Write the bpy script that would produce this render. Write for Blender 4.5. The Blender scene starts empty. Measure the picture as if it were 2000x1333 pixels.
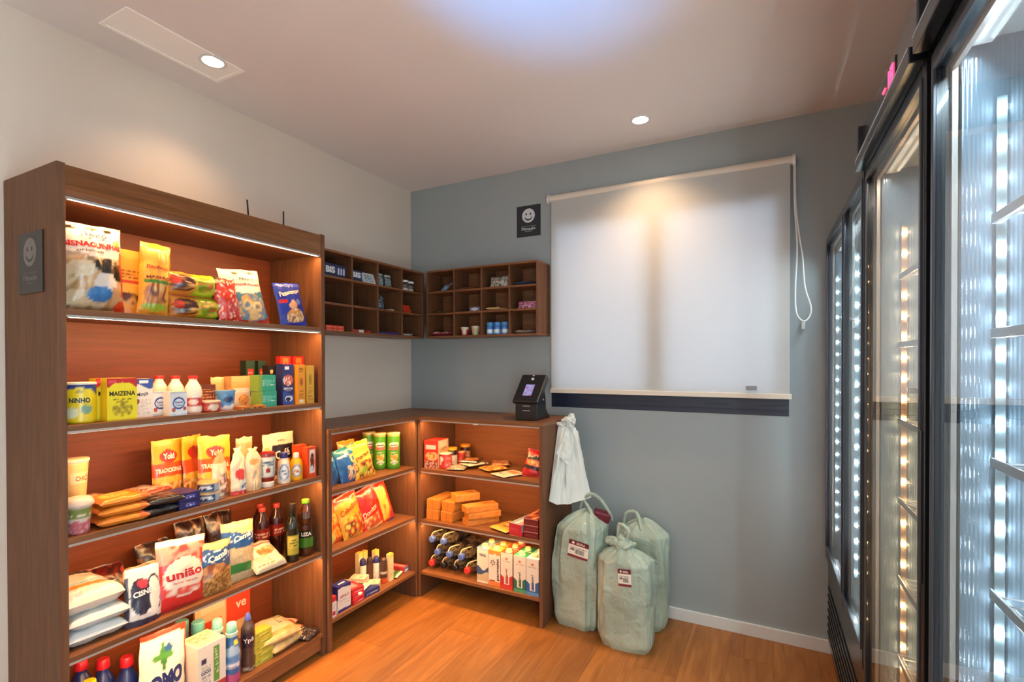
import bpy, bmesh, math, random
from mathutils import Vector, Matrix, noise
random.seed(7)
SC = bpy.context.scene
COL = SC.collection
R = math.radians

# ---------------------------------------------------------------- camera
cam_d = bpy.data.cameras.new('camera')
cam = bpy.data.objects.new('camera', cam_d); COL.objects.link(cam)
YAW, PITCH, ROLL = 0.4799, -0.0079, -0.0020
cam.location = (2.29, -2.8567, 1.40)
cam.rotation_euler = (Matrix.Rotation(YAW, 3, 'Z') @ Matrix.Rotation(R(90) + PITCH, 3, 'X') @ Matrix.Rotation(ROLL, 3, 'Z')).to_euler()
cam_d.sensor_width = 36.0
cam_d.lens = 991.8 / 2000 * 36.0
cam_d.shift_y = 48.9 / 2000
cam_d.clip_start = 0.02
SC.camera = cam

# ---------------------------------------------------------------- view and world
SC.view_settings.view_transform = 'Standard'
SC.view_settings.look = 'None'
SC.view_settings.exposure = 0.34
SC.view_settings.gamma = 1.0
SC.cycles.max_bounces = 8
SC.cycles.diffuse_bounces = 4
SC.cycles.glossy_bounces = 4
SC.cycles.transparent_max_bounces = 16
SC.cycles.use_denoising = True
SC.cycles.sample_clamp_indirect = 6.0
world = bpy.data.worlds.new('daylight'); SC.world = world
world.use_nodes = True
_bg = world.node_tree.nodes['Background']
_bg.inputs[0].default_value = (0.80, 0.88, 1.0, 1)
_bg.inputs[1].default_value = 0.5

def area(name, loc, rot, sx, sy, power, col, spread=180, portal=False):
    d = bpy.data.lights.new(name, 'AREA'); d.shape = 'RECTANGLE'
    d.size = sx; d.size_y = sy; d.energy = power; d.color = col; d.spread = R(spread)
    o = bpy.data.objects.new(name, d); COL.objects.link(o)
    o.location = loc; o.rotation_euler = rot
    if portal: d.cycles.is_portal = True
    return o

def spot(name, loc, rot, power, col, size=70, blend=0.6, rad=0.03):
    d = bpy.data.lights.new(name, 'SPOT'); d.energy = power; d.color = col
    d.spot_size = R(size); d.spot_blend = blend; d.shadow_soft_size = rad
    o = bpy.data.objects.new(name, d); COL.objects.link(o)
    o.location = loc; o.rotation_euler = rot
    return o

WARM = (1.0, 0.64, 0.36)
COOL = (0.66, 0.86, 1.0)
# soft fill light added behind the photographer, and the window (portal)
area('rear_fill_light', (1.5, -4.62, 1.35), (R(90), 0, 0), 2.4, 2.1, 12, (0.84, 0.94, 1.0))
area('overcast_sky_outside_window', (1.75, 1.30, 1.80), (R(-90), 0, 0), 1.9, 1.9, 22, (0.60, 0.77, 1.0))
# downlights recessed in the ceiling; two are in the picture, the other two are added behind for fill
DOWN = [(0.30, -1.605), (1.69, -0.322), (1.69, -2.9), (2.6, -4.1)]
for (x, y) in DOWN:
    spot('downlight_beam', (x, y, 2.585), (0, 0, 0), 14 if x < 1 else (40 if y > -1 else 58), WARM, 118, 0.95, 0.04)
# spot added behind the photographer for the cool ceiling glow; its true source is unseen
spot('ceiling_glow_spot', (1.75, -3.6, 0.35), (Vector((1.68, -1.60, 2.6)) - Vector((1.75, -3.6, 0.35))).to_track_quat('-Z', 'Y').to_euler(), 500, (0.01, 0.34, 1.0), 20, 1.0, 0.05)

# ---------------------------------------------------------------- materials
MATS = {}
def s2l(c):
    if isinstance(c, str):
        c = tuple(int(c[i:i+2], 16) / 255 for i in (0, 2, 4))
    return tuple((x / 12.92 if x <= 0.04045 else ((x + 0.055) / 1.055) ** 2.4) for x in c)

def nt(name):
    m = bpy.data.materials.new(name); m.use_nodes = True
    t = m.node_tree; b = t.nodes['Principled BSDF']
    return m, t, b

def N(t, typ, **kw):
    n = t.nodes.new(typ)
    for k, v in kw.items(): setattr(n, k, v)
    return n

def mat(name, col, rough=0.5, metal=0.0, emit=None, strength=0.0, bump=0.0, bscale=40, coat=0.0, spec=None, var=0.0):
    if name in MATS: return MATS[name]
    m, t, b = nt(name)
    c = s2l(col) if isinstance(col, str) else col
    b.inputs['Base Color'].default_value = (*c, 1)
    b.inputs['Roughness'].default_value = rough
    b.inputs['Metallic'].default_value = metal
    b.inputs['Coat Weight'].default_value = coat
    if spec is not None: b.inputs['Specular IOR Level'].default_value = spec
    if emit:
        b.inputs['Emission Color'].default_value = (*emit, 1); b.inputs['Emission Strength'].default_value = strength
    tc = N(t, 'ShaderNodeTexCoord'); nz = N(t, 'ShaderNodeTexNoise'); nz.inputs['Scale'].default_value = bscale
    nz.inputs['Detail'].default_value = 4
    t.links.new(tc.outputs['Object'], nz.inputs['Vector'])
    if bump:
        bp = N(t, 'ShaderNodeBump'); bp.inputs['Strength'].default_value = bump; bp.inputs['Distance'].default_value = 0.002
        t.links.new(nz.outputs['Fac'], bp.inputs['Height']); t.links.new(bp.outputs['Normal'], b.inputs['Normal'])
    if var:
        mx = N(t, 'ShaderNodeMix', data_type='RGBA')
        mx.inputs[6].default_value = (*[x * (1 - var) for x in c], 1); mx.inputs[7].default_value = (*[min(1, x * (1 + var)) for x in c], 1)
        t.links.new(nz.outputs['Fac'], mx.inputs[0]); t.links.new(mx.outputs[2], b.inputs['Base Color'])
    MATS[name] = m
    return m

def wood(name, c1, c2, axis='X', rough=0.45, scale=1.0):
    """laminate with long grain along one object axis"""
    if name in MATS: return MATS[name]
    m, t, b = nt(name)
    tc = N(t, 'ShaderNodeTexCoord'); mp = N(t, 'ShaderNodeMapping')
    sc = {'X': (1.2, 22, 22), 'Y': (22, 1.2, 22), 'Z': (22, 22, 1.2)}[axis]
    mp.inputs['Scale'].default_value = tuple(s * scale for s in sc)
    nz = N(t, 'ShaderNodeTexNoise'); nz.inputs['Scale'].default_value = 3.0; nz.inputs['Detail'].default_value = 8; nz.inputs['Roughness'].default_value = 0.65
    nz.inputs['Distortion'].default_value = 0.6
    cr = N(t, 'ShaderNodeValToRGB')
    cr.color_ramp.elements[0].position = 0.33; cr.color_ramp.elements[0].color = (*c1, 1)
    cr.color_ramp.elements[1].position = 0.68; cr.color_ramp.elements[1].color = (*c2, 1)
    t.links.new(tc.outputs['Object'], mp.inputs['Vector']); t.links.new(mp.outputs[0], nz.inputs['Vector'])
    t.links.new(nz.outputs['Fac'], cr.inputs[0]); t.links.new(cr.outputs[0], b.inputs['Base Color'])
    bp = N(t, 'ShaderNodeBump'); bp.inputs['Strength'].default_value = 0.12; bp.inputs['Distance'].default_value = 0.001
    t.links.new(nz.outputs['Fac'], bp.inputs['Height']); t.links.new(bp.outputs['Normal'], b.inputs['Normal'])
    b.inputs['Roughness'].default_value = rough
    MATS[name] = m
    return m

def wall_paint(name, col, rough=0.75):
    m, t, b = nt(name); MATS[name] = m
    tc = N(t, 'ShaderNodeTexCoord'); nz = N(t, 'ShaderNodeTexNoise'); nz.inputs['Scale'].default_value = 160; nz.inputs['Detail'].default_value = 3
    n2 = N(t, 'ShaderNodeTexNoise'); n2.inputs['Scale'].default_value = 1.6
    t.links.new(tc.outputs['Object'], nz.inputs['Vector']); t.links.new(tc.outputs['Object'], n2.inputs['Vector'])
    c = s2l(col)
    mx = N(t, 'ShaderNodeMix', data_type='RGBA')
    mx.inputs[6].default_value = (*[x * 0.97 for x in c], 1); mx.inputs[7].default_value = (*[min(1, x * 1.03) for x in c], 1)
    t.links.new(n2.outputs['Fac'], mx.inputs[0]); t.links.new(mx.outputs[2], b.inputs['Base Color'])
    bp = N(t, 'ShaderNodeBump'); bp.inputs['Strength'].default_value = 0.10; bp.inputs['Distance'].default_value = 0.0015
    t.links.new(nz.outputs['Fac'], bp.inputs['Height']); t.links.new(bp.outputs['Normal'], b.inputs['Normal'])
    b.inputs['Roughness'].default_value = rough
    return m

def floor_mat():
    m, t, b = nt('wood_laminate_floor'); MATS['floor'] = m
    tc = N(t, 'ShaderNodeTexCoord'); sep = N(t, 'ShaderNodeSeparateXYZ'); t.links.new(tc.outputs['Object'], sep.inputs[0])
    def M(op, a=None, b_=None):
        n = N(t, 'ShaderNodeMath', operation=op)
        for i, v in enumerate((a, b_)):
            if v is None: continue
            if isinstance(v, (int, float)): n.inputs[i].default_value = v
            else: t.links.new(v, n.inputs[i])
        return n.outputs[0]
    PW, PL = 0.19, 1.25                      # planks run along Y
    row = M('FLOOR', M('DIVIDE', sep.outputs[0], PW))
    offs = M('MULTIPLY', M('FRACT', M('MULTIPLY', row, 0.381)), PL)
    yy = M('ADD', sep.outputs[1], offs)
    col_ = M('FLOOR', M('DIVIDE', yy, PL))
    wn = N(t, 'ShaderNodeTexWhiteNoise', noise_dimensions='2D')
    cmb = N(t, 'ShaderNodeCombineXYZ'); t.links.new(row, cmb.inputs[0]); t.links.new(col_, cmb.inputs[1]); t.links.new(cmb.outputs[0], wn.inputs['Vector'])
    fx = M('FRACT', M('DIVIDE', sep.outputs[0], PW)); fy = M('FRACT', M('DIVIDE', yy, PL))
    gx = M('MINIMUM', fx, M('SUBTRACT', 1.0, fx)); gy = M('MINIMUM', fy, M('SUBTRACT', 1.0, fy))
    seam = M('MINIMUM', M('DIVIDE', gx, 0.012), M('DIVIDE', gy, 0.0022))
    seamc = N(t, 'ShaderNodeClamp'); t.links.new(seam, seamc.inputs[0])
    mp = N(t, 'ShaderNodeCombineXYZ')
    t.links.new(M('ADD', M('MULTIPLY', sep.outputs[0], 14.0), M('MULTIPLY', wn.outputs['Value'], 40.0)), mp.inputs[0])
    t.links.new(M('MULTIPLY', sep.outputs[1], 1.5), mp.inputs[1]); t.links.new(M('MULTIPLY', wn.outputs['Value'], 9.0), mp.inputs[2])
    nz = N(t, 'ShaderNodeTexNoise'); nz.inputs['Scale'].default_value = 1.6; nz.inputs['Detail'].default_value = 7; nz.inputs['Distortion'].default_value = 1.3
    t.links.new(mp.outputs[0], nz.inputs['Vector'])
    cr = N(t, 'ShaderNodeValToRGB')
    e = cr.color_ramp.elements
    e[0].position = 0.25; e[0].color = (0.21, 0.066, 0.012, 1)
    e[1].position = 0.72; e[1].color = (0.38, 0.145, 0.030, 1)
    e2 = cr.color_ramp.elements.new(0.5); e2.color = (0.30, 0.108, 0.020, 1)
    t.links.new(nz.outputs['Fac'], cr.inputs[0])
    hsv = N(t, 'ShaderNodeHueSaturation'); t.links.new(cr.outputs[0], hsv.inputs['Color'])
    t.links.new(M('ADD', M('MULTIPLY', wn.outputs['Value'], 0.30), 0.86), hsv.inputs['Value'])
    mx = N(t, 'ShaderNodeMix', data_type='RGBA'); mx.inputs[6].default_value = (0.12, 0.045, 0.018, 1)
    t.links.new(M('ADD', M('MULTIPLY', seamc.outputs[0], 0.6), 0.4), mx.inputs[0]); t.links.new(hsv.outputs[0], mx.inputs[7])
    t.links.new(mx.outputs[2], b.inputs['Base Color'])
    b.inputs['Roughness'].default_value = 0.42
    bp = N(t, 'ShaderNodeBump'); bp.inputs['Strength'].default_value = 0.2; bp.inputs['Distance'].default_value = 0.001
    t.links.new(seamc.outputs[0], bp.inputs['Height']); t.links.new(bp.outputs['Normal'], b.inputs['Normal'])
    return m

def glass_mat(name, tint=(1, 1, 1), ior=1.5, rough=0.0):
    """thin pane: clear transmission with the reflection of real glass"""
    m = bpy.data.materials.new(name); m.use_nodes = True; t = m.node_tree; t.nodes.clear(); MATS[name] = m
    out = N(t, 'ShaderNodeOutputMaterial'); tr = N(t, 'ShaderNodeBsdfTransparent'); gl = N(t, 'ShaderNodeBsdfGlossy')
    tr.inputs[0].default_value = (*tint, 1); gl.inputs['Roughness'].default_value = rough
    geo = N(t, 'ShaderNodeNewGeometry'); mi = N(t, 'ShaderNodeMix'); mi.inputs[2].default_value = ior; mi.inputs[3].default_value = 1 / ior
    t.links.new(geo.outputs['Backfacing'], mi.inputs[0])
    fr = N(t, 'ShaderNodeFresnel'); t.links.new(mi.outputs[0], fr.inputs['IOR'])
    mx = N(t, 'ShaderNodeMixShader'); t.links.new(fr.outputs[0], mx.inputs[0]); t.links.new(tr.outputs[0], mx.inputs[1]); t.links.new(gl.outputs[0], mx.inputs[2])
    t.links.new(mx.outputs[0], out.inputs[0])
    return m

def printed(name, rough, coat=0.0, bump=0.0):
    """printed packaging: the print itself is the mesh's own colour attribute"""
    m, t, b = nt(name); MATS[name] = m
    at = N(t, 'ShaderNodeAttribute'); at.attribute_name = 'print'
    t.links.new(at.outputs['Color'], b.inputs['Base Color'])
    b.inputs['Roughness'].default_value = rough; b.inputs['Coat Weight'].default_value = coat; b.inputs['Coat Roughness'].default_value = 0.15
    tc = N(t, 'ShaderNodeTexCoord'); nz = N(t, 'ShaderNodeTexNoise'); nz.inputs['Scale'].default_value = 55; nz.inputs['Detail'].default_value = 3
    t.links.new(tc.outputs['Object'], nz.inputs['Vector'])
    bp = N(t, 'ShaderNodeBump'); bp.inputs['Strength'].default_value = bump; bp.inputs['Distance'].default_value = 0.004
    t.links.new(nz.outputs['Fac'], bp.inputs['Height']); t.links.new(bp.outputs['Normal'], b.inputs['Normal'])
    return m

FILM = printed('printed_film', 0.30, 0.35, 0.55)
CARD = printed('printed_card', 0.50, 0.1, 0.03)
PLAST = printed('printed_plastic', 0.32, 0.3, 0.0)
MILKY = None
W1, W2 = (0.150, 0.058, 0.019), (0.270, 0.104, 0.036)
WOODX = wood('walnut_laminate_x', W1, W2, 'X')
WOODY = wood('walnut_laminate_y', W1, W2, 'Y')
FASC = wood('glossy_fascia_laminate', W1, W2, 'Y', 0.14)
WOODZ = wood('walnut_laminate_z', (0.105, 0.041, 0.0145), (0.190, 0.074, 0.027), 'Z', 0.62)
BACKY = wood('walnut_back_y', (0.170, 0.036, 0.010), (0.240, 0.053, 0.016), 'Y')
BACKX = wood('walnut_back_x', (0.200, 0.062, 0.016), (0.280, 0.090, 0.025), 'X')
SIDEY = wood('walnut_side_y', (0.20, 0.088, 0.045), (0.34, 0.150, 0.072), 'X')
WALL_L = wall_paint('cream_wall_paint', 'dfd0c0')
WALL_B = wall_paint('grey_wall_paint', '9ba3a3')
CEIL = wall_paint('white_ceiling_paint', 'e6dfda')
FLOOR = floor_mat()
WHITE_TRIM = mat('white_trim_paint', 'dcdcd8', 0.45, bump=0.05)
NAVY = mat('navy_window_metal', '1b2438', 0.35, bump=0.05)
BLACK_METAL = mat('black_painted_metal', '17191f', 0.3, bump=0.04, bscale=80)
ALU = mat('satin_aluminium', 'b9b4ae', 0.35, 0.3)
LEDW = mat('warm_led_diffuser', 'ffffff', 0.5, emit=(1.0, 0.80, 0.56), strength=9)
LAMPW = mat('lit_lamp_lens', 'ffffff', 0.5, emit=(1.0, 0.92, 0.80), strength=14)
GLASS = glass_mat('fridge_glass', (0.97, 0.99, 0.985), 1.6)
WGLASS = glass_mat('window_glass', (0.97, 0.99, 0.99), 1.45)

# ---------------------------------------------------------------- mesh helpers
def link(name, me, m=None, parent=None):
    o = bpy.data.objects.new(name, me); COL.objects.link(o)
    if m is not None:
        for x in (m if isinstance(m, (list, tuple)) else [m]): me.materials.append(x)
    if parent is not None: o.parent = parent
    return o

def tag(o, label, cat, group=None, kind=None):
    if label: o['label'] = label
    if cat: o['category'] = cat
    if group: o['group'] = group
    if kind: o['kind'] = kind
    return o

def empty(name, loc, rz=0.0, label=None, cat=None, group=None):
    o = bpy.data.objects.new(name, None); COL.objects.link(o)
    o.empty_display_size = 0.05
    o.location = loc; o.rotation_euler = (0, 0, rz)
    return tag(o, label, cat, group)

class MB:
    def __init__(s): s.v = []; s.f = []; s.mi = []
    def add(s, vs, fs, mi=0):
        n = len(s.v); s.v += [tuple(x) for x in vs]; s.f += [[i + n for i in f] for f in fs]; s.mi += [mi] * len(fs)
    def box(s, x0, y0, z0, x1, y1, z1, mi=0):
        if x0 > x1: x0, x1 = x1, x0
        if y0 > y1: y0, y1 = y1, y0
        if z0 > z1: z0, z1 = z1, z0
        vs = [(x0, y0, z0), (x1, y0, z0), (x1, y1, z0), (x0, y1, z0), (x0, y0, z1), (x1, y0, z1), (x1, y1, z1), (x0, y1, z1)]
        s.add(vs, [[0, 3, 2, 1], [4, 5, 6, 7], [0, 1, 5, 4], [1, 2, 6, 5], [2, 3, 7, 6], [3, 0, 4, 7]], mi)
        return s
    def cyl(s, p0, p1, r, seg=16, mi=0, r1=None):
        p0, p1 = Vector(p0), Vector(p1); d = (p1 - p0).normalized()
        a = d.orthogonal().normalized(); b = d.cross(a); r1 = r if r1 is None else r1
        vs = []
        for p, rr in ((p0, r), (p1, r1)):
            for i in range(seg):
                t = 2 * math.pi * i / seg; vs.append(p + (a * math.cos(t) + b * math.sin(t)) * rr)
        fs = [[i, (i + 1) % seg, seg + (i + 1) % seg, seg + i] for i in range(seg)]
        fs += [list(range(seg))[::-1], list(range(seg, 2 * seg))]
        s.add(vs, fs, mi); return s
    def tube(s, pts, r, seg=8, mi=0):
        pts = [Vector(p) for p in pts]; n = len(pts); vs = []
        a = None
        for i, p in enumerate(pts):
            d = (pts[min(i + 1, n - 1)] - pts[max(i - 1, 0)]).normalized()
            a = d.orthogonal().normalized() if a is None else (a - d * a.dot(d)).normalized()
            b = d.cross(a); rr = r[i] if isinstance(r, (list, tuple)) else r
            for k in range(seg):
                t = 2 * math.pi * k / seg; vs.append(p + (a * math.cos(t) + b * math.sin(t)) * rr)
        fs = [[i * seg + k, i * seg + (k + 1) % seg, (i + 1) * seg + (k + 1) % seg, (i + 1) * seg + k] for i in range(n - 1) for k in range(seg)]
        fs += [list(range(seg))[::-1], list(range((n - 1) * seg, n * seg))]
        s.add(vs, fs, mi); return s
    def sphere(s, c, r, seg=12, ring=8, mi=0, sc=(1, 1, 1)):
        vs = [(c[0], c[1], c[2] - r * sc[2])]
        for i in range(1, ring):
            p = math.pi * i / ring - math.pi / 2
            for k in range(seg):
                t = 2 * math.pi * k / seg
                vs.append((c[0] + r * sc[0] * math.cos(p) * math.cos(t), c[1] + r * sc[1] * math.cos(p) * math.sin(t), c[2] + r * sc[2] * math.sin(p)))
        vs.append((c[0], c[1], c[2] + r * sc[2]))
        fs = [[0, 1 + (k + 1) % seg, 1 + k] for k in range(seg)]
        for i in range(ring - 2):
            for k in range(seg):
                a = 1 + i * seg; fs.append([a + k, a + (k + 1) % seg, a + seg + (k + 1) % seg, a + seg + k])
        a = 1 + (ring - 2) * seg; L = len(vs) - 1
        fs += [[a + k, a + (k + 1) % seg, L] for k in range(seg)]
        s.add(vs, fs, mi); return s
    def build(s, name, m, parent=None, bevel=0.0, smooth=False, seg=2):
        me = bpy.data.meshes.new(name); me.from_pydata(s.v, [], s.f)
        o = link(name, me, m, parent)
        if any(s.mi): me.polygons.foreach_set('material_index', s.mi)
        if smooth:
            me.polygons.foreach_set('use_smooth', [True] * len(me.polygons))
            try: me.set_sharp_from_angle(angle=R(35))
            except Exception: pass
        me.validate(); me.update()
        if bevel:
            b = o.modifiers.new('bevel', 'BEVEL'); b.width = bevel; b.segments = seg; b.limit_method = 'ANGLE'
        return o

def bx(name, m, parent, a, b, bevel=0.0012):
    return MB().box(*a, *b).build(name, m, parent, bevel)

def struct(o, kind='structure'):
    o['kind'] = kind; return o

# ---------------------------------------------------------------- room shell
ZC, XR, YB = 2.602, 3.28, -4.70
struct(bx('floor', FLOOR, None, (-0.1, YB - 0.1, -0.1), (XR + 0.1, 0.25, 0.0), 0))
struct(bx('ceiling', CEIL, None, (-0.1, YB - 0.1, ZC), (XR + 0.1, 0.25, ZC + 0.1), 0))
struct(bx('wall_left', WALL_L, None, (-0.1, YB - 0.1, 0), (0.0, 0.25, ZC), 0))
struct(bx('wall_right', WALL_L, None, (XR, YB - 0.1, 0), (XR + 0.1, 0.25, ZC), 0))
struct(bx('wall_front', WALL_L, None, (0.0, YB - 0.1, 0), (XR, YB, ZC), 0))
WX0, WX1, WZ0, WZ1 = 1.076, 2.346, 1.128, 2.26
w = MB()
w.box(0, 0, 0, WX0, 0.2, ZC).box(WX1, 0, 0, XR, 0.2, ZC).box(WX0, 0, 0, WX1, 0.2, WZ0).box(WX0, 0, WZ1, WX1, 0.2, ZC)
struct(w.build('wall_back', WALL_B))
struct(MB().box(1.235, -0.014, 0, XR, 0, 0.062).build('baseboard_back', WHITE_TRIM, None, 0.002))
struct(MB().box(0, YB, 0, 0.014, -2.14, 0.062).build('baseboard_left', WHITE_TRIM, None, 0.002))

# window behind the blind
win = struct(empty('window_1', (0, 0, 0)))
fr = MB()
Y0, Y1 = -0.004, 0.045
fr.box(WX0, Y0, WZ0, WX1, Y1, 1.250).box(WX0, Y0, 2.19, WX1, Y1, WZ1)
fr.box(WX0, Y0, 1.250, 1.135, Y1, 2.19).box(2.276, Y0, 1.250, WX1, Y1, 2.19).box(1.655, Y0, 1.250, 1.752, Y1, 2.19)
fr.build('window_frame', NAVY, win, 0.002)
rl = MB().box(WX0 + 0.004, -0.010, 1.150, WX1 - 0.004, -0.004, 1.156).box(WX0 + 0.004, -0.010, 1.205, WX1 - 0.004, -0.004, 1.211)
for sx in (1.20, 1.62, 1.95, 2.2): rl.box(sx, -0.009, 1.176, sx + 0.12, -0.004, 1.181)
rl.build('sliding_rail', NAVY, win, 0.001)
bx('pane', WGLASS, win, (1.133, 0.018, 1.248), (1.657, 0.024, 2.192), 0)
bx('pane', WGLASS, win, (1.750, 0.018, 1.248), (2.278, 0.024, 2.192), 0)

# ---------------------------------------------------------------- ceiling lamps
for i, (x, y) in enumerate(DOWN):
    lab = ('round recessed downlight in the ceiling above the tall lit shelf' if i == 0 else
           'round recessed downlight in the ceiling in front of the window blind' if i == 1 else
           ('added recessed fill downlight above the photographer, out of view' if i == 2 else 'added recessed fill downlight far behind the photographer, out of view'))
    t = empty('recessed_downlight', (x, y, ZC), 0, lab, 'ceiling light', 'recessed ceiling downlights')
    MB_ = MB()
    seg = 32
    vs = []; fs = []
    prof = [(0.050, -0.0005), (0.050, -0.004), (0.040, -0.006), (0.036, -0.003), (0.034, -0.0005)]
    for r_, z_ in prof:
        for k in range(seg):
            a = 2 * math.pi * k / seg; vs.append((r_ * math.cos(a), r_ * math.sin(a), z_))
    for j in range(len(prof) - 1):
        for k in range(seg): fs.append([j * seg + k, j * seg + (k + 1) % seg, (j + 1) * seg + (k + 1) % seg, (j + 1) * seg + k])
    MB_.add(vs, fs); MB_.build('trim_ring', WHITE_TRIM, t, smooth=True)
    MB().cyl((0, 0, -0.0005), (0, 0, -0.003), 0.0345, 28).build('lamp_lens', LAMPW, t)
# shallow plaster panel around the first lamp, its colour lightened to paint in grazing lamp light
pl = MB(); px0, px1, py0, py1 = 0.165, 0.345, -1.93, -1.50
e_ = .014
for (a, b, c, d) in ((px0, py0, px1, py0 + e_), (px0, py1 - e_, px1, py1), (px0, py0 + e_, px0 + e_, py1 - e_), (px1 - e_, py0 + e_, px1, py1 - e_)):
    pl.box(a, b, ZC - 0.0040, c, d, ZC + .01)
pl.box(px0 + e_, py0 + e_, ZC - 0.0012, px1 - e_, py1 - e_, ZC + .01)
struct(pl.build('trim_1', mat('lit_plaster_trim', 'fdf8f0', 0.6), None, 0))

# ---------------------------------------------------------------- shelving
LEDROWS = []
def led(parent, name, p0, p1, front, power, vis=9):
    """aluminium channel with diffuser on the underside of a board; p0,p1 = ends (x,y,z of board underside at its front edge); front = outward direction"""
    (x0, y0, z), (x1, y1, _) = p0, p1
    fx, fy = front
    def q(a, b): return (min(a, b), max(a, b))
    dx0, dx1 = q(x0 - fx * 0.016, x1 - fx * 0.001) if fx else (x0, x1)
    dy0, dy1 = q(y0 - fy * 0.016, y1 - fy * 0.001) if fy else (y0, y1)
    ch = MB().box(dx0, dy0, z - 0.008, dx1, dy1, z).build(name, ALU, parent, 0.001)
    e = 0.003
    MB().box(dx0 + (e if fx else 0.01), dy0 + (e if fy else 0.01), z - 0.0083, dx1 - (e if fx else 0.01), dy1 - (e if fy else 0.01), z - 0.006).build('led_diffuser', LEDW, ch)
    cx, cy = (dx0 + dx1) / 2, (dy0 + dy1) / 2
    L = max(dx1 - dx0, dy1 - dy0) - 0.03
    tilt = R(22)
    if fx: rot = (0, tilt, 0); sx, sy = 0.010, L
    else: rot = (tilt * (1 if fy < 0 else -1), 0, 0); sx, sy = L, 0.010
    area('shelf_led_strip', (cx, cy, z - 0.0105), rot, sx, sy, power * .88, (1.0, 0.50, 0.17))

# tall unit on the left wall
TD, TA, TB, TH = 0.375, -2.133, -1.1135, 2.008
tall = empty('tall_shelf_unit', (0.003, TA, 0), 0, 'tall open walnut shelving unit with lit shelves full of groceries against the left wall', 'shelf unit')
ox, oy = -0.003, -TA
def tb(name, m, a, b, bev=0.0012):
    return bx(name, m, tall, (a[0] + ox, a[1] + oy, a[2]), (b[0] + ox, b[1] + oy, b[2]), bev)
P = 0.022
tb('side_panel', WOODZ, (0.003, TA, 0), (TD, TA + P, TH))
tb('side_panel', WOODZ, (0.003, TB - P, 0), (TD, TB, TH))
tb('back_panel', BACKY, (0.003, TA + P, 0.03), (0.012, TB - P, TH - 0.02))
tb('top_fascia', FASC, (TD - 0.020, TA + P, 1.928), (TD - 0.002, TB - P, TH - 0.004))
tb('top_board', WOODY, (0.012, TA + P, 1.910), (TD - 0.001, TB - P, 1.928))
tb('plinth', WOODY, (TD - 0.030, TA + P, 0.024), (TD - 0.012, TB - P, 0.089))
SZ = [1.566, 1.208, 0.860, 0.495]
for z in SZ: tb('shelf', SIDEY if 0 else WOODY, (0.012, TA + P, z - 0.018), (TD - 0.003, TB - P, z))
tb('shelf', WOODY, (0.012, TA + P, 0.089), (TD - 0.001, TB - P, 0.107))
for z, pw in [(1.910, 4.2), (SZ[0] - .018, 4.6), (SZ[1] - .018, 4.2), (SZ[2] - .018, 4.2), (SZ[3] - .018, 4.2)]:
    # built in world coordinates, then parented
    led(tall, 'led_channel', (TD - 0.003, TA + P, z), (TD - 0.003, TB - P, z), (1, 0), pw)
for o in list(tall.children):
    if o.name.startswith('led_channel'): o.location = (-0.003, -TA, 0)

# ---------------------------------------------------------------- low corner units
DL, DR, LE, CH = 0.390, 0.4312, 1.207, 1.077
lowA = empty('low_shelf_unit', (0, 0, 0), 0, 'low walnut shelf unit with crisps and toiletries between the tall unit and the corner', 'shelf unit', 'low corner shelf units')
def la(name, m, a, b, bev=0.0012): return bx(name, m, lowA, a, b, bev)
LA0, LA1 = -1.1105, -DR
la('side_panel', WOODZ, (0.003, LA0, 0), (DL, LA0 + 0.020, 1.057))
la('side_panel', WOODZ, (0.003, LA1 - 0.020, 0), (DL, LA1, 1.057))
la('back_panel', BACKY, (0.003, LA0 + .02, 0.136), (0.015, LA1 - .02, 1.057))
LZ = [0.7776, 0.483, 0.153]
for z in LZ: la('shelf', WOODY, (0.015, LA0 + .02, z - .018), (DL - .003, LA1 - .02, z))
for z, pw in [(1.057, 2.6), (LZ[0] - .018, 2.4), (LZ[1] - .018, 2.4)]: led(lowA, 'led_channel', (DL - .003, LA0 + .02, z), (DL - .003, LA1 - .02, z), (1, 0), pw)
lowB = empty('low_shelf_unit', (0, 0, 0), 0, 'low walnut shelf unit with biscuits, bottles and milk under the payment terminal', 'shelf unit', 'low corner shelf units')
def lb(name, m, a, b, bev=0.0012): return bx(name, m, lowB, a, b, bev)
lb('side_panel', WOODZ, (DL + .001, -DR, 0), (DL + .021, -.003, 1.057))
lb('side_panel', WOODZ, (LE - .020, -DR, 0), (LE, -.003, 1.057))
lb('back_panel', BACKX, (DL + .021, -.060, 0.136), (LE - .020, -.048, 1.057))
RZ = [0.767, 0.461, 0.153]
for z in RZ: lb('shelf', WOODX, (DL + .021, -DR + .003, z - .018), (LE - .020, -.060, z))
for z, pw in [(1.057, 2.6), (RZ[0] - .018, 2.6), (RZ[1] - .018, 2.4)]: led(lowB, 'led_channel', (DL + .021, -DR + .003, z), (LE - .020, -DR + .003, z), (0, -1), pw)
# small cable clip under the worktop edge
MB().box(0.78, -DR - .001, 1.047, 0.81, -DR + .004, 1.054).build('cable_clip', WHITE_TRIM, lowB, 0.001)
wt = MB()
a, b = DL + .001, LE + .001
z0, z1 = 1.0575, CH
vs = [(0.003, LA0, 0), (a - .001, LA0, 0), (a - .001, -DR - .001, 0), (b, -DR - .001, 0), (b, -.003, 0), (0.003, -.003, 0)]
n = len(vs)
wt.add([(x, y, z0) for x, y, _ in vs] + [(x, y, z1) for x, y, _ in vs], [list(range(n))[::-1], list(range(n, 2 * n))] + [[i, (i + 1) % n, n + (i + 1) % n, n + i] for i in range(n)])
tag(wt.build('worktop', WOODX, None, 0.0012), 'L-shaped walnut worktop running over both low shelf units in the corner', 'worktop')

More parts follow.
